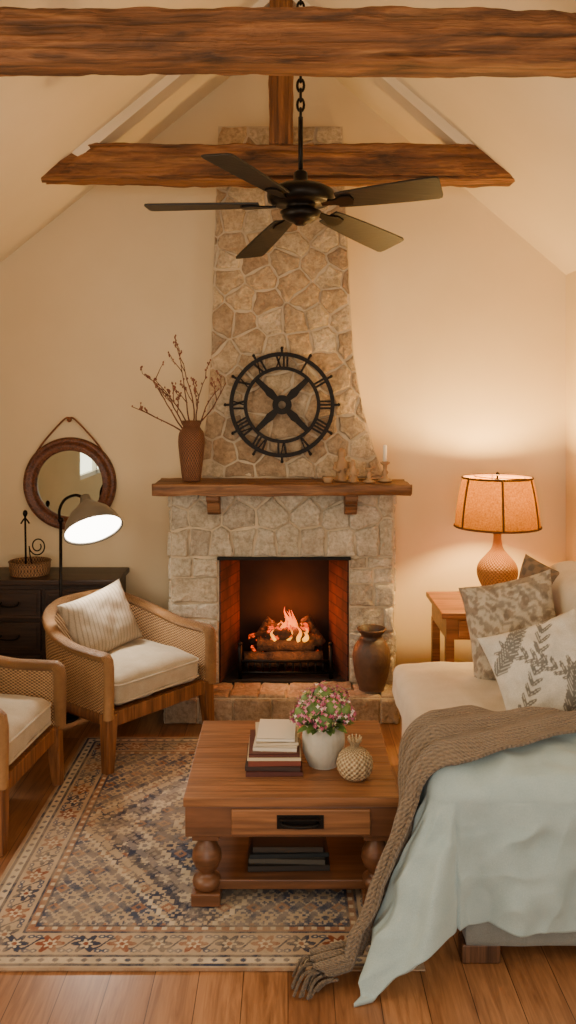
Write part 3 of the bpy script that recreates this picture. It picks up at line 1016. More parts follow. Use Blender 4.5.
# ---------------------------------------------------------------- armchairs
M_cane = weave('cane_weave', '#54361e', '#bf9566', 520, 130, bs=1.0)
M_rattan = weave('rattan_wrap', '#5e3c22', '#b38450', 420, 12, bs=.8)
M_chwood = wood('chair_wood', '#54301a', '#80502c', '#9c683e', axis=2, scale=2.5, rough=.45, bs=.2)
M_seat = fabric('seat_linen', '#ab9c84', '#bcae96')
m, nt, b = base('striped_linen')
v = coords(nt)
wv = nt.nodes.new('ShaderNodeTexWave'); wv.inputs['Scale'].default_value = 14; wv.inputs['Distortion'].default_value = .5; wv.inputs['Detail'].default_value = 2
wv.bands_direction = 'X'
L(nt, v, wv.inputs['Vector'])
n2 = noise_n(nt, v, 260, 2)
L(nt, mix(nt, .4, ramp(nt, wv.outputs['Fac'], [(0.05, '#8e806c'), (0.3, '#a89a86')]), ramp(nt, n2, [(.3, '#a0a0a0'), (.65, '#ffffff')]), 'MULTIPLY'), b.inputs['Base Color'])
b.inputs['Roughness'].default_value = .9; bump(nt, b, n2, .3, .003)
M_stripe = m

def armchair(loc, rz, sc=1.0, pil=None):
    G = group('rattan_armchair', loc, rz, world=False)
    W = .305*sc; D0 = -.30*sc; D1 = .30*sc
    ctrl = [(-W, D0, 0), (-W*1.02, -.12*sc, 0), (-W*1.0, .08*sc, 0), (-W*.80, .24*sc, 0), (-W*.42, D1, 0), (0, D1+.015, 0),
            (W*.42, D1, 0), (W*.80, .24*sc, 0), (W*1.0, .08*sc, 0), (W*1.02, -.12*sc, 0), (W, D0, 0)]
    U = catmull(ctrl, 8)
    n = len(U)-1
    def rimz(i):
        t = abs(i/n-.5)*2
        return .675-.135*sstep(.15, .80, t)
    rim = []
    for i in range(n+1):
        p = U[i]; rim.append(Vector((p.x*1.06, p.y*(1.05 if p.y > 0 else 1.0), rimz(i))))
    lead = [Vector((rim[0].x, rim[0].y-.01, .26)), Vector((rim[0].x, rim[0].y-.012, .40)), Vector((rim[0].x, rim[0].y-.012, .49)), Vector((rim[0].x, rim[0].y-.006, .527))]
    tail = [Vector((rim[-1].x, rim[-1].y-.006, .527)), Vector((rim[-1].x, rim[-1].y-.012, .49)), Vector((rim[-1].x, rim[-1].y-.012, .40)), Vector((rim[-1].x, rim[-1].y-.01, .26))]
    path = lead+[r+Vector((0, .012, 0)) if k in (0, n) else r for k, r in enumerate(rim)]+tail
    N_ = len(path)
    frames = []
    for i in range(N_):
        t = (path[min(i+1, N_-1)]-path[max(i-1, 0)]).normalized()
        out = Vector((path[i].x, path[i].y*.6+.0001, 0)).normalized()
        u_ = (out-t*out.dot(t)).normalized(); w_ = t.cross(u_)
        frames.append((path[i], u_, w_))
    def fn(u, v):
        i = min(N_-1, int(round(v*(N_-1)))); p, a_, b2 = frames[i]
        an = 2*pi*u
        return p+a_*math.cos(an)*.032+b2*math.sin(an)*.024
    gridobj('arm_rim', fn, 14, N_-1, M_rattan, G, closed_u=True)
    def wallf(off):
        def f(u, v):
            i = min(n, int(round(u*n))); p = U[i]; zt_ = rimz(i)-.005
            z_ = .25+(zt_-.25)*v
            k = 1+.06*v+off+.02*math.sin(v*pi)
            return (p.x*k, p.y*(k if p.y > 0 else 1.0), z_)
        return f
    gridobj('cane_panel_outer', wallf(.015), n, 12, M_cane, G, solid=.008)
    gridobj('cane_panel_inner', wallf(-.06), n, 12, M_cane, G, solid=.008)
    r = MB(); r.tube([(p.x*1.01, p.y*(1.01 if p.y > 0 else 1), .245) for p in U], .034, seg=10, flat=(1, .6))
    r.box((0, D0+.012, .245), (2*W, .035, .07))
    r.done('seat_rail', M_chwood, G, smooth=False, bevel=.004)
    lg = MB()
    for sx in (-1, 1):
        for y, yy in ((D0+.012, -.015), (.20*sc, .05)):
            x = sx*W*(1.0 if y < 0 else .82)
            tp, bt = .033, .022
            P = []
            for z_, h_, ox, oy in ((.275, tp, 0, 0), (.0, bt, sx*.018, yy)):
                for dx, dy in ((-1, -1), (1, -1), (1, 1), (-1, 1)):
                    P.append((x+ox+dx*h_, y+oy+dy*h_, z_))
            lg.add(P, [(3, 2, 1, 0), (4, 5, 6, 7)]+[(i, (i+1) % 4, 4+(i+1) % 4, 4+i) for i in range(4)])
    lg.done('legs', M_chwood, G, bevel=.005)
    MB().box((0, .0, .26), (W*1.8, .52*sc, .03)).done('seat_deck', M_chwood, G)
    softbox('seat_cushion', -W*.90, W*.90, D0-.0, .235*sc, .285, .42, M_seat, G, e=.045, puff=.035, n=28, wr=.008)
    w_ = MB()
    def rr(z_):
        a, b2, r_ = W*.895, (.235*sc-D0)/2, .045; cy2 = (.235*sc+D0)/2; pts = []
        for qx, qy, a0 in ((1, 1, 0), (-1, 1, pi/2), (-1, -1, pi), (1, -1, 1.5*pi)):
            for k in range(5):
                an = a0+k*pi/8; pts.append((qx*(a-r_)+r_*math.cos(an), cy2+qy*(b2-r_)+r_*math.sin(an), z_))
        return pts
    w_.tube(rr(.392), .006, seg=6, closed=True); w_.tube(rr(.312), .006, seg=6, closed=True)
    w_.done('piping', M_seat, G, smooth=True)
    if pil: pillow('back_pillow', pil[0], pil[1], .13, pil[2], pil[3], M_stripe, G, seed=3)
    return G
armchair((-.868, 4.43, .0), math.radians(50), 1.03, (.45, .34, Vector((-.06, .09, .59)), (math.radians(-24), math.radians(-8), math.radians(4))))
armchair((-1.355, 3.60, .0), math.radians(84), .92, (.38, .34, Vector((.0, .10, .57)), (math.radians(-20), 0, 0)))

# ---------------------------------------------------------------- rug
rx0, rx1, ry0, ry1 = -1.05, .42, 2.60, 4.40
nu, nv = 500, 600
X = np.linspace(rx0, rx1, nu+1); Y = np.linspace(ry0, ry1, nv+1)
XX, YY = np.meshgrid(X, Y)
cr = [C('#b8a48a')[:3], C('#2e3650')[:3], C('#84462f')[:3], C('#d2c2a8')[:3], C('#58637e')[:3], C('#a07c60')[:3]]
cream, navy, rust, light, grey, tan_ = [np.array(c) for c in cr]
img = np.zeros(XX.shape+(3,)); img[:] = cream
dist = np.minimum(np.minimum(XX-rx0, rx1-XX), np.minimum(YY-ry0, ry1-YY))
along = np.where(np.minimum(XX-rx0, rx1-XX) < np.minimum(YY-ry0, ry1-YY), YY-ry0, XX-rx0)
def put(mask, c): img[mask] = c
put(dist < .012, tan_)
put((dist > .016) & (dist < .028), navy)
put((dist > .03) & (dist < .06), light)
s1 = np.sin(along*2*pi/.045); put((dist > .034) & (dist < .056) & (s1 > np.abs(dist-.045)/.011*1.2), navy*.6+grey*.4)
put((dist > .06) & (dist < .071), navy)
bandc = .125
ph = (along/.115) % 1.0-.5; idx_ = np.floor(along/.115).astype(int) % 2
du = ph*.115; dv = dist-bandc
rad = np.hypot(du, dv); ang = np.arctan2(dv, du)
band = (dist > .071) & (dist < .18)
put(band, tan_*.5+light*.5)
flower = rad < .036+.012*np.cos(ang*6)
put(band & (np.abs(dv-.026*np.sin(along*2*pi/.115)) < .0055), navy)
put(band & flower & (idx_ == 0), rust); put(band & flower & (idx_ == 1), navy)
put(band & (rad < .018+.006*np.cos(ang*6+1)), light); put(band & (rad < .009), rust)
for ox in (-.045, .045):
    for oy in (-.035, .035):
        r2 = np.hypot(du-ox, (dv-oy)*1.4); put(band & (r2 < .013), navy*.5+grey*.5); put(band & (r2 < .005), light)
put((dist > .18) & (dist < .189), navy); put((dist > .189) & (dist < .215), rust*.75+cream*.25)
put((dist > .195) & (dist < .21) & (s1 > .3), light)
put((dist > .212) & (dist < .221), navy)
fld = dist > .221
cxr, cyr = (rx0+rx1)/2, (ry0+ry1)/2
SX = np.abs(XX-cxr); SY = np.abs(YY-cyr)
st_ = lambda a, s: np.round(a/s)*s
QX = st_(SX, .006); QY = st_(SY, .006)
dm = st_(SX, .018)/.47+st_(SY, .018)/.66
def lattice(p, q, ox=0, oy=0):
    a = (QX+ox) % p-p/2; b2 = (QY+oy) % q-q/2
    return a, b2, np.hypot(a, b2)
a1, b1, r1 = lattice(.098, .116)
a2, b2_, r2 = lattice(.098, .116, .049, .058)
th1 = np.arctan2(b1, a1)
ros = r1 < .028+.008*np.cos(th1*8)
rosc = r1 < .011
dia = (np.abs(a2)+np.abs(b2_)) < .028; diac = (np.abs(a2)+np.abs(b2_)) < .012
vine = np.abs(((QY+.014*np.sin(QX*2*pi/.049)) % .058)-.029) < .005
vine2 = np.abs(((QX+.014*np.sin(QY*2*pi/.058)) % .049)-.0245) < .0035
def motif(mask, bgc, c1, c2, c3):
    put(mask, bgc); put(mask & vine, c1); put(mask & vine2 & (~vine), c1*.6+bgc*.4)
    put(mask & ros, c2); put(mask & rosc, bgc); put(mask & dia, c3); put(mask & diac, bgc)
bluegrey = navy*.6+grey*.4
motif(fld, cream, bluegrey, navy, rust*.8+cream*.2)
motif(fld & (dm > 1.20), bluegrey, light*.7+bluegrey*.3, cream, rust*.7+cream*.3)
put(fld & (dm > 1.16) & (dm < 1.20), light)
put(fld & (dm < 1.0) & (dm > .94), navy)
motif(fld & (dm < .94), grey*.6+cream*.4, navy, light, navy)
put(fld & (dm < .70) & (dm > .66), light)
motif(fld & (dm < .66), navy*.85+grey*.15, grey, cream, rust*.7+cream*.3)
put(fld & (dm < .34) & (dm > .29), light); motif(fld & (dm < .29), rust*.6+cream*.4, navy, light, navy)
rngn = np.random.RandomState(4)
def lownoise(k):
    g_ = rngn.rand(k, k)
    xi = (XX-rx0)/(rx1-rx0)*(k-1.001); yi = (YY-ry0)/(ry1-ry0)*(k-1.001)
    x0_ = xi.astype(int); y0_ = yi.astype(int); fx = xi-x0_; fy = yi-y0_
    return (g_[y0_, x0_]*(1-fx)*(1-fy)+g_[y0_, x0_+1]*fx*(1-fy)+g_[y0_+1, x0_]*(1-fx)*fy+g_[y0_+1, x0_+1]*fx*fy)
wear = np.clip(.8*lownoise(14)+.7*lownoise(80)+.3*rngn.rand(*XX.shape)-.62, 0, .5)[..., None]
img = img*(1-wear)+(cream*.9+light*.1)*wear
ZZ = .006+.0012*lownoise(180)+.0015*lownoise(10)
vs = np.stack([XX, YY, ZZ], -1).reshape(-1, 3)
ii = np.arange((nu+1)*(nv+1)).reshape(nv+1, nu+1)
fq = np.stack([ii[:-1, :-1], ii[:-1, 1:], ii[1:, 1:], ii[1:, :-1]], -1).reshape(-1, 4)
me = bpy.data.meshes.new('area_rug'); me.from_pydata(vs.tolist(), [], fq.tolist()); me.update()
ca = me.color_attributes.new('Col', 'FLOAT_COLOR', 'POINT')
ca.data.foreach_set('color', np.concatenate([img, np.ones(XX.shape+(1,))], -1).reshape(-1).astype(np.float32))
me.materials.append(vcol_mat('rug_wool', bs=.5, bscale=420, sheen=0))
RUG = bpy.data.objects.new('area_rug', me); SC.collection.objects.link(RUG)
md = RUG.modifiers.new('sol', 'SOLIDIFY'); md.thickness = .005; md.offset = -1

# ---------------------------------------------------------------- coffee table
TX, TY = .012, 3.245
CT = group('coffee_table', (TX, TY, .01))
M_tt = wood('coffee_table_top', '#744a2e', '#90603c', '#a6744c', axis=0, scale=1.8, rough=.42, bs=.15, across=9, gr=.6)
M_tb = wood('coffee_table_base', '#50301e', '#6a442b', '#7e5238', axis=0, scale=1.8, rough=.42, bs=.12, across=6, gr=.5)
tx0, tx1, ty0, ty1 = TX-.37, TX+.37, 2.90, 3.60
t = MB(); npl = 5
for i in range(npl):
    y0_ = ty0+(ty1-ty0)*i/npl; y1_ = ty0+(ty1-ty0)*(i+1)/npl
    t.bx(tx0, tx1, y0_+.0004, y1_-.0004, .360, .393)
t.done('table_top', M_tt, CT, bevel=.0025)
t = MB(); t.bx(tx0+.006, tx1-.006, ty0+.006, ty1-.006, .255, .360); t.done('apron', M_tb, CT, bevel=.004)
t = MB(); t.bx(tx0+.165, tx1-.10, ty0-.002, ty0+.02, .266, .352); t.done('drawer_front', M_tt, CT, bevel=.004)
t = MB(); hx = TX+.03
t.box((hx, ty0-.003, .312), (.16, .006, .046))
t.tube(catmull([(hx-.06, ty0-.006, .312), (hx-.055, ty0-.022, .308), (hx, ty0-.026, .304), (hx+.055, ty0-.022, .308), (hx+.06, ty0-.006, .312)], 5), .006)
t.box((hx, ty0-.014, .326), (.14, .024, .005))
t.done('drawer_pull', M_iron, CT, bevel=.001)
lp = [(.034, .012), (.046, .02), (.05, .035), (.046, .052), (.034, .058), (.026, .066), (.028, .074), (.042, .09), (.052, .115), (.05, .138), (.036, .165), (.025, .182), (.024, .19), (.04, .197), (.043, .207), (.036, .216), (.03, .22)]
t = MB()
for x in (tx0+.075, tx1-.075):
    for y in (ty0+.065, ty1-.065):
        t.lathe(lp, Matrix.Translation((x, y, .04)), 28)
t.done('turned_legs', M_tb, CT, smooth=True)
t = MB()
for x in (tx0+.075, tx1-.075):
    for y in (ty0+.065, ty1-.065):
        t.box((x, y, .032), (.10, .10, .044)); t.box((x, y, .25), (.095, .095, .03))
t.done('leg_blocks', M_tb, CT, bevel=.004)
t = MB(); t.bx(tx0+.06, tx1-.06, ty0+.05, ty1-.05, .05, .085); t.done('lower_shelf', M_tb, CT, bevel=.005)

M_pages = plain('paper_pages', '#d8cbb4', '#e8ddc8', rough=.9, scale=40, bs=.3, bscale=200)
def book(par, c, sx, sy, z, th, rz, col, k):
    R = Matrix.Rotation(rz, 3, 'Z')
    mt = plain('book_cover_%d_%s' % (k, col[1:]), col, col, rough=.5, bs=.05)
    q = MB()
    q.box((c[0], c[1], z+.0015), (sx, sy, .003), R); q.box((c[0], c[1], z+th-.0015), (sx, sy, .003), R)
    off = R @ Vector((0, -sy/2+.0015, 0))
    q.box((c[0]+off.x, c[1]+off.y, z+th/2), (sx, .003, th), R)
    for fx_ in (-.3, .3):
        o2 = R @ Vector((fx_*sx, -sy/2, 0)); q.box((c[0]+o2.x, c[1]+o2.y, z+th/2), (.004, .002, th), R)
    q.done('book_cover_%d' % k, mt, par)
    q = MB(); q.box((c[0], c[1]+.002, z+th/2), (sx-.008, sy-.008, th-.006), R); q.done('book_pages_%d' % k, M_pages, par)
BK = group('book_stack', (-.055, 3.19, .393))
z = .393
for k, (sx, sy, th, rz, col, ox) in enumerate([(.205, .26, .018, .02, '#4e2620', 0), (.20, .25, .016, -.03, '#35241f', .0), (.19, .24, .018, .03, '#74382a', .0), (.195, .235, .012, .0, '#c9b896', .002), (.185, .23, .012, .02, '#5a3028', .0),
                                              (.16, .22, .016, -.06, '#d6cab6', .01), (.155, .20, .014, .05, '#c8b89e', .008), (.14, .19, .012, -.04, '#ddd4c4', .01)]):
    book(BK, (-.052+ox, 3.19+(.0 if k < 5 else .015), 0), sx, sy, z, th, rz, col, k); z += th
BK2 = group('magazine_stack', (.04, 3.1, .085))
z = .086
for k, (sx, sy, th, rz, col) in enumerate([(.29, .22, .022, .03, '#2a2522'), (.27, .21, .020, -.04, '#4a4640'), (.28, .2, .016, .05, '#1c2226'), (.25, .19, .02, .0, '#38302a')]):
    book(BK2, (.0, 3.11, 0), sx, sy, z, th, rz, col, 10+k); z += th

PX, PY = .132, 3.17
PF = group('potted_hydrangea', (PX, PY, .393))
M_pot = plain('pale_ceramic', '#9c988c', '#bab4a6', rough=.6, bs=.4, bscale=40)
lathe_uv('pot', [(.001, 0), (.05, 0), (.058, .008), (.076, .05), (.080, .10), (.072, .135), (.067, .145), (.071, .152), (.065, .152), (.056, .14), (.055, .12), (.001, .115)], (PX, PY, .393), M_pot, PF, seg=96, wob=lambda a, z: .006*math.cos(a*26))
m, nt, b = base('hydrangea_petals')
g_ = nt.nodes.new('ShaderNodeNewGeometry')
L(nt, ramp(nt, g_.outputs['Random Per Island'], [(0, '#9c4a68'), (.25, '#cc8098'), (.48, '#e0c8c4'), (.58, '#a8a46c'), (.70, '#b85c78'), (.88, '#d0d0a4')], 'CONSTANT'), b.inputs['Base Color'])
b.inputs['Roughness'].default_value = .7
rg = random.Random(2); fl = MB(); lf = MB()
heads = [(-.075, -.01, .19, .045), (-.03, -.04, .215, .05), (.03, -.035, .22, .05), (.07, -.01, .20, .046), (0, .02, .245, .05), (-.05, .04, .22, .045), (.055, .04, .225, .045), (0, -.065, .185, .04), (.085, .02, .175, .035), (-.09, .01, .17, .033)]
for hx_, hy_, hz_, hr in heads:
    for i in range(70):
        a = rg.uniform(0, 2*pi); zz = rg.uniform(-.5, 1); rr_ = math.sqrt(max(0, 1-zz*zz))
        nrm = Vector((rr_*math.cos(a), rr_*math.sin(a), zz))
        c = Vector((PX+hx_, PY+hy_, .393+hz_))+nrm*hr*rg.uniform(.85, 1.1)
        q = (nrm+Vector((rg.uniform(-.4, .4), rg.uniform(-.4, .4), rg.uniform(-.2, .4)))).to_track_quat('Z', 'Y')
        vs_ = [c+q @ Vector((0, 0, -.002))]
        s_ = rg.uniform(.008, .011)
        for k in range(8):
            an = k*pi/4; r_ = s_ if k % 2 == 0 else s_*.45
            vs_.append(c+q @ Vector((r_*math.cos(an), r_*math.sin(an), .003 if k % 2 == 0 else 0)))
        fl.add(vs_, [(0, 1+k, 1+(k+1) % 8) for k in range(8)])
fl.done('blossoms', m, PF, fix=False)
M_leaf = plain('leaf_green', '#3f5a2c', '#6f8a45', rough=.6, bs=.1)
for i in range(46):
    a = rg.uniform(0, 2*pi); q = Vector((math.cos(a), math.sin(a), rg.uniform(-.1, .6))).normalized()
    c = Vector((PX, PY, .393+.155))+Vector((q.x*.05, q.y*.05, 0)); ln = rg.uniform(.045, .07); s_ = Vector((-math.sin(a), math.cos(a), 0))*ln*.26
    lf.add([c, c+q*ln*.4+s_, c+q*ln*.75+s_*.8+Vector((0, 0, -.005)), c+q*ln+Vector((0, 0, -.012)), c+q*ln*.75-s_*.8+Vector((0, 0, -.005)), c+q*ln*.4-s_, c+q*ln*.45-Vector((0, 0, .006))],
           [(0, 1, 6), (1, 2, 6), (2, 3, 6), (3, 4, 6), (4, 5, 6), (5, 0, 6)])
for hx_, hy_, hz_, hr in heads: lf.tube([(PX+hx_*.3, PY+hy_*.3, .5), (PX+hx_, PY+hy_, .393+hz_)], .004, seg=6); lf.ico((PX+hx_, PY+hy_, .393+hz_), hr*.8, 2)
lf.done('leaves', M_leaf, PF, smooth=True, fix=False)

GV = group('woven_bud_vase', (.24, 3.055, .393))
M_knit = weave('knit_ball', '#8a6e50', '#c8b28c', 2*pi*20, 110, bs=1)
lathe_uv('vase', [(.001, 0), (.032, 0), (.055, .018), (.064, .05), (.056, .082), (.034, .102), (.018, .11), (.016, .12), (.026, .135), (.022, .135), (.012, .12)], (.24, 3.055, .393), M_knit, GV, seg=80, wob=lambda a, z: .03*math.cos(a*12)+.012*math.sin(z*500))
q = MB()
for i in range(10):
    a = i*2*pi/10; q.tube(catmull([(.24, 3.055, .393+.11), (.24+.018*math.cos(a), 3.055+.018*math.sin(a), .393+.128), (.24+.024*math.cos(a), 3.055+.024*math.sin(a), .393+.148)], 4), .0028, seg=6)
q.done('tuft', M_knit, GV, smooth=True)

# ---------------------------------------------------------------- side table + lamp
ST = group('side_table', (1.09, 4.76, 0))
M_st = wood('side_table_wood', '#5c3218', '#86502a', '#a06a3c', axis=0, scale=2, rough=.4, bs=.15, gr=.5)
t = MB(); t.bx(.815, 1.40, 4.50, 5.02, .59, .62); t.done('top', M_st, ST, bevel=.005)
t = MB(); t.bx(.845, 1.37, 4.535, 5.0, .47, .59); t.done('apron', M_st, ST, bevel=.003)
t = MB(); t.bx(.91, 1.30, 4.522, 4.54, .485, .575); t.ico((1.10, 4.51, .53), .013, 2); t.done('drawer', M_st, ST, bevel=.003)
t = MB()
for x in (.865, 1.35):
    for y in (4.555, 4.98): t.box((x, y, .24), (.045, .045, .48))
t.bx(.845, 1.37, 4.54, 4.99, .14, .165)
t.done('legs_and_shelf', M_st, ST, bevel=.003)

TLx, TLy = 1.165, 4.73
TL = group('table_lamp', (TLx, TLy, .62))
M_lb = weave('lamp_base_rattan', '#7a5028', '#a87a44', 2*pi*34, 260, bs=.9)
lathe_uv('lamp_base', [(.001, 0), (.055, 0), (.06, .01), (.045, .022), (.05, .035), (.085, .09), (.112, .16), (.104, .215), (.065, .265), (.036, .30), (.024, .34), (.022, .38), (.03, .39), (.02, .40), (.001, .402)], (TLx, TLy, .621), M_lb, TL, seg=64)
q = MB(); q.tube([(TLx, TLy, 1.01), (TLx, TLy, 1.34)], .005)
q.lathe([(.0, 0), (.018, 0), (.018, .05), (.0, .05)], Matrix.Translation((TLx, TLy, 1.05)), 16); q.ico((TLx, TLy, 1.34), .010, 2)
for a in (0, 2*pi/3, 4*pi/3): q.tube([(TLx, TLy, 1.31), (TLx+.182*math.cos(a), TLy+.182*math.sin(a), 1.31)], .003, seg=6)
q.done('stem', M_fan, TL, smooth=True)
m, nt, b = base('burlap_shade')
for n_ in list(nt.nodes):
    if n_.type == 'BSDF_PRINCIPLED': nt.nodes.remove(n_)
out = [n_ for n_ in nt.nodes if n_.type == 'OUTPUT_MATERIAL'][0]
wn = noise_n(nt, coords(nt, scale=(1, 1, 1)), 120, 4)
cc = ramp(nt, wn, [(.3, '#6e4418'), (.7, '#946428')])
cc2 = ramp(nt, wn, [(.3, '#7a4a08'), (.7, '#a8700c')])
df = nt.nodes.new('ShaderNodeBsdfDiffuse'); tl = nt.nodes.new('ShaderNodeBsdfTranslucent'); mx = nt.nodes.new('ShaderNodeMixShader')
L(nt, cc, df.inputs[0]); L(nt, cc2, tl.inputs[0]); mx.inputs[0].default_value = .11
L(nt, df.outputs[0], mx.inputs[1]); L(nt, tl.outputs[0], mx.inputs[2]); L(nt, mx.outputs[0], out.inputs[0])
M_sh = m
prof = [(.234, 1.045), (.229, 1.10), (.220, 1.17), (.206, 1.25), (.190, 1.32)]
q = MB(); q.lathe(prof, Matrix.Translation((TLx, TLy, 0)), 64, cap=False); q.done('shade', M_sh, TL, smooth=True, fix=True)
q = MB()
for r_, z_ in ((.235, 1.048), (.191, 1.318)):
    q.tube([(TLx+r_*math.cos(2*pi*i/48), TLy+r_*math.sin(2*pi*i/48), z_) for i in range(48)], .006, seg=6, closed=True, up=(0, 0, 1))
for k in range(6):
    a = 2*pi*k/6+.42
    q.tube([(TLx+(r_+.001)*math.cos(a), TLy+(r_+.001)*math.sin(a), z_) for r_, z_ in prof], .006, seg=6)
q.done('shade_trim', plain('shade_binding', '#4a2c14', '#5e3a1c', rough=.8), TL, smooth=True)
q = MB(); q.ico((TLx, TLy, 1.15), .032, 3, (1, 1, 1.25)); q.done('bulb', emis('bulb_glow', '#ffcf88', 25), TL, smooth=True)
add_light('table_lamp_light', 'POINT', (TLx, TLy, 1.24), 100, (1, .60, .19), .05, parent=TL)

SH = group('shell_ornament', (px(474, 4.62), 4.62, .62))
q = MB(); rg = random.Random(8)
cc_ = Vector((px(474, 4.64), 4.62, .62))
for i in range(11):
    a = i*2*pi/11
    for s_, h_ in ((.045, .03), (.03, .055)):
        q.tube(catmull([cc_+Vector((0, 0, .014)), cc_+Vector((math.cos(a)*s_*.7, math.sin(a)*s_*.7, h_*.6)), cc_+Vector((math.cos(a)*s_, math.sin(a)*s_, h_))], 4), [.008, .012, .013, .013, .012, .011, .009, .006, .003], seg=8)
q.lathe([(0, 0.001), (.03, 0.001), (.028, .02), (0, .03)], Matrix.Translation(cc_), 16)
q.done('shell', plain('shell_white', '#cdb79c', '#e2d0b8', rough=.5), SH, smooth=True)

# ---------------------------------------------------------------- sofa
SF = group('sofa_daybed', (1.05, 3.4, 0))
M_sofa = fabric('cream_upholstery', '#d6c8b0', '#e0d3bc')
M_sofa_shaded = fabric('sofa_base_shaded', '#7a807f', '#8a8f8c')  # grey-blue is the shade under the duvet, put into the fabric colour
sx0 = .50; sy0 = 2.70; sy1 = 4.12
softbox('sofa_base', sx0+.045, 1.66, sy0+.0, sy1, .06, .33, M_sofa, SF, e=.02, n=20)
softbox('seat_cushion_1', sx0, 1.30, 3.36, sy1-.005, .315, .485, M_sofa, SF, e=.05, puff=.02, n=30, seed=4, wr=.010)
softbox('seat_cushion_2', sx0+.045, 1.30, sy0+.02, 3.355, .315, .485, M_sofa, SF, e=.05, puff=.02, n=30, seed=9, wr=.008)
softbox('back_cushion_1', 1.22, 1.60, 3.38, sy1+.06, .42, .96, M_sofa, SF, e=.09, n=24, seed=14, wr=.015)
softbox('back_cushion_2', 1.22, 1.60, sy0+.02, 3.37, .42, .90, M_sofa, SF, e=.09, n=24, seed=17, wr=.015)
softbox('back_frame', 1.50, 1.69, sy0, sy1+.05, .06, .80, M_sofa, SF, e=.05, n=20)
M_foot = wood('sofa_foot_wood', '#3e2818', '#5c3e2a', '#70503a', axis=2, rough=.5, bs=.1)
q = MB()
for x in (.60, 1.55):
    for y in (sy0-.03, sy1-.08): q.box((x, y, .03), (.12, .07, .06))
q.done('feet', M_foot, SF, bevel=.006)
softbox('end_panel', sx0+.05, 1.66, sy0-.07, sy0+.01, .055, .30, M_sofa_shaded, SF, e=.012, n=12)  # end of the base, coloured as if in shade

# ---------------------------------------------------------------- duvet & throw
BX, BY, TOP = .52, 2.69, .585
RR = .08
def crease(x, y, s):
    return 1-abs(2*nz(x, y, s))-.6
def drape(p, q, lift=0.0, wrk=1.0):
    ex = max(0, BX-p); ey = max(0, BY-q); e = math.hypot(ex, ey)
    cx_, cy_ = max(p, BX), max(q, BY)
    back = sstep(3.02, 3.16, q)
    top = TOP+.014*nz(p*4, q*5, 1)+wrk*(.012*nz(p*11, q*13, 4)+.012*crease(p*6, q*9, 2))+.03*math.exp(-((q-2.88)/.2)**2)-.085*back
    if e < 1e-6:
        return Vector((cx_, cy_, top+lift))
    nx, ny = ex/e, ey/e
    A = pi/2*RR
    diag = 2*nx*ny
    e = e*(1-.10*diag)
    s_ = (q*1.0 if ey == 0 else (p if ex == 0 else math.atan2(ny, nx)*.35+1.3))
    if e < A:
        a = e/RR
        o_ = (RR+lift)*math.sin(a); z_ = top-RR+(RR+lift)*math.cos(a)
        t = 0
    else:
        t = e-A
        o_ = RR+lift; z_ = top-RR-t*.985
    ph_ = s_*19+1.6*nz(s_*3, e*2, 5)
    am = .024*min(1, t/.3)*wrk
    o_ += am*(math.sin(ph_)+.5*math.sin(ph_*1.9+2))+.04*t+diag**1.2*.27*(t/.5)**1.15
    o_ += wrk*min(1, t/.08)*(.014*nz(s_*9, e*9, 2)+.016*crease(s_*7+e*3, e*6, 6))
    if t > 0: o_ = max(o_, RR+lift-.012)
    if z_ < .012+lift:
        o_ += (.012+lift-z_)*.8; z_ = .012+lift+.006*abs(nz(s_*12, e*12, 8))
    return Vector((cx_-nx*o_*(1+.22*diag), cy_-ny*o_*(1-.12*diag), z_))
M_duvet = fabric('duvet_cotton', '#9cb2b6', '#a8bcbe', wscale=500, bs=.12)
p0_, p1_, q0_, q1_ = BX-.50, 1.30, BY-.51, 3.14
gridobj('duvet', lambda u, v: drape(p0_+(p1_-p0_)*u, q0_+(q1_-q0_)*v), 210, 180, M_duvet, None, solid=.012)

m, nt, b = base('knit_throw')
tc = nt.nodes.new('ShaderNodeTexCoord')
mp = nt.nodes.new('ShaderNodeMapping'); mp.inputs['Scale'].default_value = (1, 4.4, 1); L(nt, tc.outputs['UV'], mp.inputs[0])
w1 = nt.nodes.new('ShaderNodeTexWave'); w1.inputs['Scale'].default_value = 8.5; w1.inputs['Distortion'].default_value = 1.2; w1.inputs['Detail'].default_value = 2; w1.bands_direction = 'X'
L(nt, mp.outputs[0], w1.inputs[0])
w2 = nt.nodes.new('ShaderNodeTexWave'); w2.inputs['Scale'].default_value = 14; w2.inputs['Distortion'].default_value = 1.5; w2.bands_direction = 'DIAGONAL'
L(nt, mp.outputs[0], w2.inputs[0])
n1 = noise_n(nt, coords(nt), 130, 4)
s3 = nt.nodes.new('ShaderNodeMath'); s3.operation = 'MULTIPLY_ADD'; s3.inputs[1].default_value = .25
L(nt, w1.outputs['Fac'], s3.inputs[0]); L(nt, n1, s3.inputs[2])
s4 = nt.nodes.new('ShaderNodeMath'); s4.operation = 'MULTIPLY_ADD'; s4.inputs[1].default_value = .3
L(nt, w2.outputs['Fac'], s4.inputs[0]); L(nt, s3.outputs[0], s4.inputs[2])
L(nt, ramp(nt, s4.outputs[0], [(.3, '#4e4236'), (1.0, '#867460')]), b.inputs['Base Color'])
b.inputs['Roughness'].default_value = .95; b.inputs['Sheen Weight'].default_value = .2
bump(nt, b, s4.outputs[0], 1.0, .010)
M_throw = m
TP = catmull([(1.25, 3.12, 0), (1.05, 3.06, 0), (.88, 2.98, 0), (.70, 2.90, 0), (.54, 2.84, 0), (.38, 2.77, 0), (.24, 2.67, 0), (.10, 2.57, 0), (-.04, 2.47, 0), (-.12, 2.41, 0)], 14)
nT = len(TP)-1
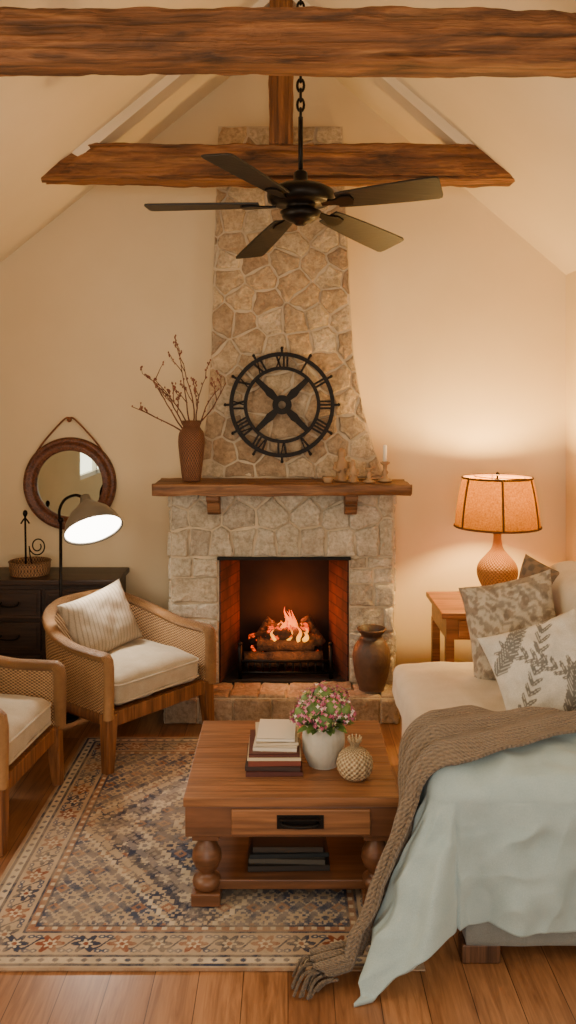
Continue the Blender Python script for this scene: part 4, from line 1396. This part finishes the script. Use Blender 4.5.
def thr(u, v):
    i = min(nT, int(round(v*nT)))
    p = TP[i]; t_ = (TP[min(i+1, nT)]-TP[max(i-1, 0)]).normalized(); n_ = Vector((-t_.y, t_.x, 0))
    w_ = .35-.14*sstep(.35, .95, v)
    off = (u-.5)*w_
    a = p+n_*off
    fold = .013*(1+math.sin(u*2*pi*3+2*nz(v*3, 0, 0)))*(.5+.8*sstep(.3, .7, v))
    return drape(a.x, a.y, .028+fold, .6)
TH = group('knit_throw_blanket', (.4, 2.7, .4))
gridobj('throw', thr, 60, nT, M_throw, TH, solid=.010)
q = MB(); rg = random.Random(6)
for i in range(26):
    u = (i+.5)/26
    a = thr(u, 1.0); c = thr(u, .97); dr = (a-c); dr.z = 0; dr.normalize()
    a.z = max(.014, a.z-.012); L_ = rg.uniform(.04, .065)
    sd = Vector((-dr.y, dr.x, 0))*rg.uniform(-.02, .02)
    q.tube(catmull([a-dr*.012, a+dr*L_*.5+sd*.4+Vector((0, 0, -.001)), Vector((a.x, a.y, .008))+dr*L_+sd], 4), .0045, seg=6)
q.done('fringe', M_throw, TH, smooth=True)

# ---------------------------------------------------------------- sofa pillows
def mixc(a, b2, t): return tuple(a[i]*(1-t)+b2[i]*t for i in range(3))+(1,)
cA, cB, cC2 = C('#a89884'), C('#6c6054'), C('#c4b8a4')
def pat_damask(u, v):
    k2 = noise.noise(Vector((u*9, v*9, 3)))
    k3 = noise.noise(Vector((u*26, v*26, 8)))
    s_ = math.sin((u+v)*34+5*k2)
    t = sstep(-.2, .5, s_*.6+k3*1.4)
    return mixc(cC2, cB, t*.6) if k2 < .2 else mixc(cA, cB, .25+.4*t)
sprigs = []
for sx_, sy_, an, ln in ((.05, .05, .8, 1.1), (.95, .10, 2.2, 1.0), (.02, .60, .6, .5), (.55, .0, .9, .5)):
    for k in range(11):
        t = k/10
        sx2 = sx_+math.cos(an+.2*t)*ln*t; sy2 = sy_+math.sin(an+.2*t)*ln*t
        for sg in (-1, 1):
            la = an+.2*t+sg*.6
            sprigs.append((sx2+math.cos(la)*.06, sy2+math.sin(la)*.06, la, .075, .021, sx2, sy2))
cW, cG = C('#dcd7cb'), C('#4c4a48')
def pat_leaf(u, v):
    t = 0
    for x, y, a, l_, w_, sx2, sy2 in sprigs:
        dx, dy = u-x, v-y
        if abs(dx) > .09 or abs(dy) > .09: continue
        al = dx*math.cos(a)+dy*math.sin(a); ac = -dx*math.sin(a)+dy*math.cos(a)
        if (al/l_)**2+(ac/w_)**2 < 1: t = 1 if abs(ac) > .003 else .3
        if math.hypot(u-sx2, v-sy2) < .012: t = 1
    return mixc(cW, cG, t*.8)
M_pv = vcol_mat('printed_cotton', bs=.25, bscale=260, tint=.3)
pillow('throw_pillow', .44, .46, .17, (px(512, 3.85), 3.84, .72), (math.radians(-24), math.radians(-18), math.radians(-32)), M_pv, n=80, colf=pat_damask, seed=1, wr=.02)
pillow('throw_pillow', .42, .42, .16, (1.22, 3.98, .76), (math.radians(-14), math.radians(12), math.radians(-48)), vcol_mat('printed_cotton_dark', bs=.25, bscale=260), n=60, colf=lambda u, v: mixc(C('#8c7660'), cB, sstep(-.2, .3, math.sin(u*40)*math.sin(v*36))), seed=5)
pillow('throw_pillow', .42, .41, .16, (px(545, 3.40), 3.40, .66), (math.radians(-26), math.radians(-22), math.radians(-18)), M_pv, n=110, colf=pat_leaf, seed=7, wr=.02)

# ---------------------------------------------------------------- lighting
wd_ = bpy.data.worlds.new('World'); SC.world = wd_; wd_.use_nodes = True
bg = wd_.node_tree.nodes['Background']; bg.inputs[0].default_value = (.9, .95, 1, 1); bg.inputs[1].default_value = .5
add_light('fill_light_rear', 'AREA', (-.05, YB-.07, 1.5), 74, (1, .93, .82), (2.2, 1.55), rot=(pi/2, 0, 0))  # added fill from behind the camera, set in the unseen rear window
add_light('fill_light_left', 'AREA', (XL-.07, (WL0+WL1)/2, (WZ0+WZ1)/2), 48, (1, .83, .58), (1.1, 1.9), rot=(0, -pi/2, 0))  # added warm fill, set in the unseen left window
add_light('fill_light_right', 'AREA', (XR+.07, (WR0+WR1)/2, (WZ0+WZ1)/2), 26, (1, .83, .60), (1.1, 1.7), rot=(0, pi/2, 0))  # added warm fill, set in the unseen right window

# ---------------------------------------------------------------- camera
cd = bpy.data.cameras.new('Camera'); cam = bpy.data.objects.new('Camera', cd); SC.collection.objects.link(cam)
cam.location = (0, 0, 1.75); cam.rotation_euler = (pi/2, 0, 0)
cd.sensor_fit = 'VERTICAL'; cd.sensor_height = 36; cd.lens = 850/1024*36
cd.shift_y = -112/1024
cd.clip_start = .05
SC.camera = cam
